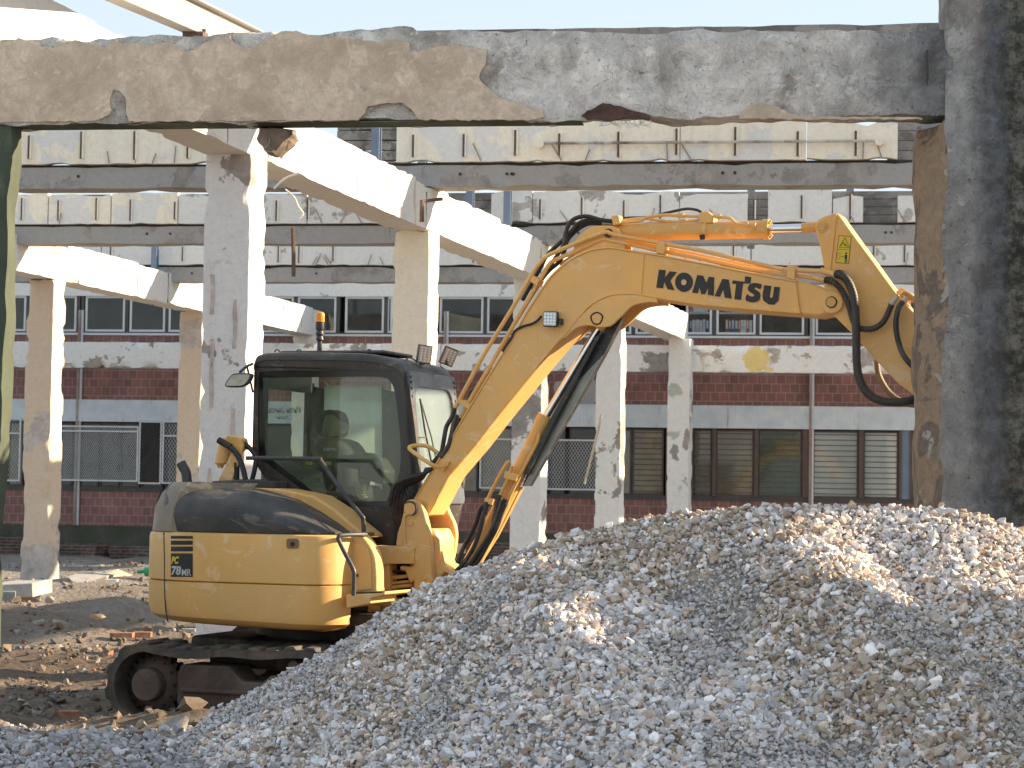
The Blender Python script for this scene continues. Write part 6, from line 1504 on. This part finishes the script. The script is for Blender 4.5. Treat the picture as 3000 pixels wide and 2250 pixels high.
# hoses running from the boom back down beside the cab
for dy, pts in ((-.16, [(1333, 1195), (1322, 1225), (1308, 1250), (1300, 1290), (1293, 1325), (1278, 1345), (1262, 1362)]), (-.12, [(1350, 1225), (1335, 1260), (1318, 1300), (1300, 1330), (1280, 1352)]), (-.19, [(1340, 1215), (1330, 1240), (1322, 1275), (1312, 1310), (1290, 1340)])):
    hose('boom_hose', [(a, b_, dy+.02) for a, b_ in pts], .018)
for k, (x0, bx, by) in enumerate(((1268, 1146, 1470), (1262, 1152, 1480), (1258, 1160, 1490), (1254, 1168, 1496), (1250, 1190, 1470))):
    hose('foot_hose', [(x0, 1372, -.17+.03*k), (1235, 1390+k*3, -.2+.03*k), (1190, 1402+k*6, -.25+.03*k), (bx+8, 1425+k*8, -.25+.03*k), (bx, by, -.22+.03*k), (bx+8, by+35, -.18+.03*k), (bx+30, by+60, -.1+.03*k)], .017)
hose('lamp_wire', [(1405, 1135, .0), (1380, 1145, 0), (1372, 1170, 0)], .01)
# --- boom cylinder in front of the boom, guard plate
cy = .0
pipe('boom_cylinder', [(1593, 1233, cy), (1500, 1424, cy), (1372, 1672, cy), (1345, 1722, cy)], [.056, .060, .075, .07], YO_, sm=False, seg=28)
pipe('cylinder_collar', [(1600, 1218, cy), (1588, 1243, cy)], .064, YO_, sm=False, seg=28)
pipe('boom_rod', [(1595, 1228, cy), (1775, 925, cy)], .030, CHR, sm=False, seg=24)
pipe('rod_eye', [(1752, 962, cy), (1778, 920, cy)], .05, YB_, sm=False, seg=24)
GRD = paint('glossy_black_guard', (.016, .017, .02), .22, dust=(.06, .06, .062), dustamt=.3, chips=False, seed=6)
plate('cylinder_guard', [(1768, 958), (1805, 929), (1823, 931), (1768, 1039), (1549, 1424), (1529, 1424), (1612, 1238), (1690, 1100)], -.0, .09, GRD, .004, at=0)
plate('guard_lip', [(1745, 985), (1762, 975), (1630, 1225), (1545, 1390), (1535, 1390), (1612, 1225)], -.07, -.0, GRD, .003)
GRY = simple('painted_guard_reflection', (.22, .23, .21), .3, .3, .2, 5)  # pale grey colour imitates the reflection on the glossy black guard
plate('guard_reflection', [(1700, 1110), (1768, 1039), (1549, 1424), (1533, 1424)], -.006, -.001, GRY, 0)
for a, b_ in ((1800, 945), (1789, 960)): c = E(a, b_, 0); MB().cyl(c, c+Vector((0, -.008, 0)), .012, 8).build('bolt', GRM, EX)
plate('cylinder_lug', [(1480, 1424), (1530, 1427), (1455, 1572), (1380, 1690), (1350, 1720), (1372, 1640)], .03, .09, YO_, .01)
pipe('cylinder_pipe', [(1580, 1270, -.06), (1572, 1300, -.07), (1540, 1360, -.08), (1520, 1400, -.08), (1495, 1450, -.09), (1485, 1480, -.09)], .014, YO_)
pipe('cylinder_pipe', [(1493, 1355, -.1), (1485, 1358, -.1), (1460, 1400, -.11), (1435, 1450, -.12), (1428, 1470, -.12)], .015, YO_); pipe('cylinder_pipe', [(1500, 1365, -.1), (1490, 1400, -.1), (1475, 1430, -.1), (1468, 1450, -.1)], .014, YO_)
plate('pipe_clamp', [(1480, 1380), (1518, 1392), (1510, 1410), (1474, 1400)], -.12, -.04, YB_, .004); plate('pipe_clamp', [(1420, 1458), (1446, 1464), (1440, 1480), (1418, 1472)], -.14, -.06, YB_, .004)
for k, (pts) in enumerate(([(1425, 1475), (1408, 1490), (1395, 1530), (1382, 1560), (1355, 1610), (1340, 1650)], [(1425, 1470), (1418, 1510), (1405, 1560), (1385, 1610), (1350, 1660), (1300, 1700)], [(1465, 1450), (1455, 1480), (1450, 1510), (1440, 1560), (1415, 1600), (1370, 1660), (1305, 1705)], [(1480, 1475), (1470, 1500), (1455, 1545), (1425, 1600), (1395, 1650), (1345, 1695), (1310, 1712)], [(1472, 1465), (1460, 1500), (1440, 1555), (1420, 1590), (1380, 1650)])):
    hose('cylinder_hose', [(a, b_, -.12-.012*k) for a, b_ in pts], .019)
for a in ([(1462, 1450, -.14), (1455, 1482, -.14)], [(1482, 1462, -.15), (1470, 1492, -.15)], [(1430, 1478, -.13), (1422, 1505, -.13)]): pipe('hose_fitting', a, .022, GRM, sm=False, seg=8)
pipe('hose_socket', [(1280, 1712, -.15), (1298, 1706, -.15)], .045, YO_, sm=False, seg=16)
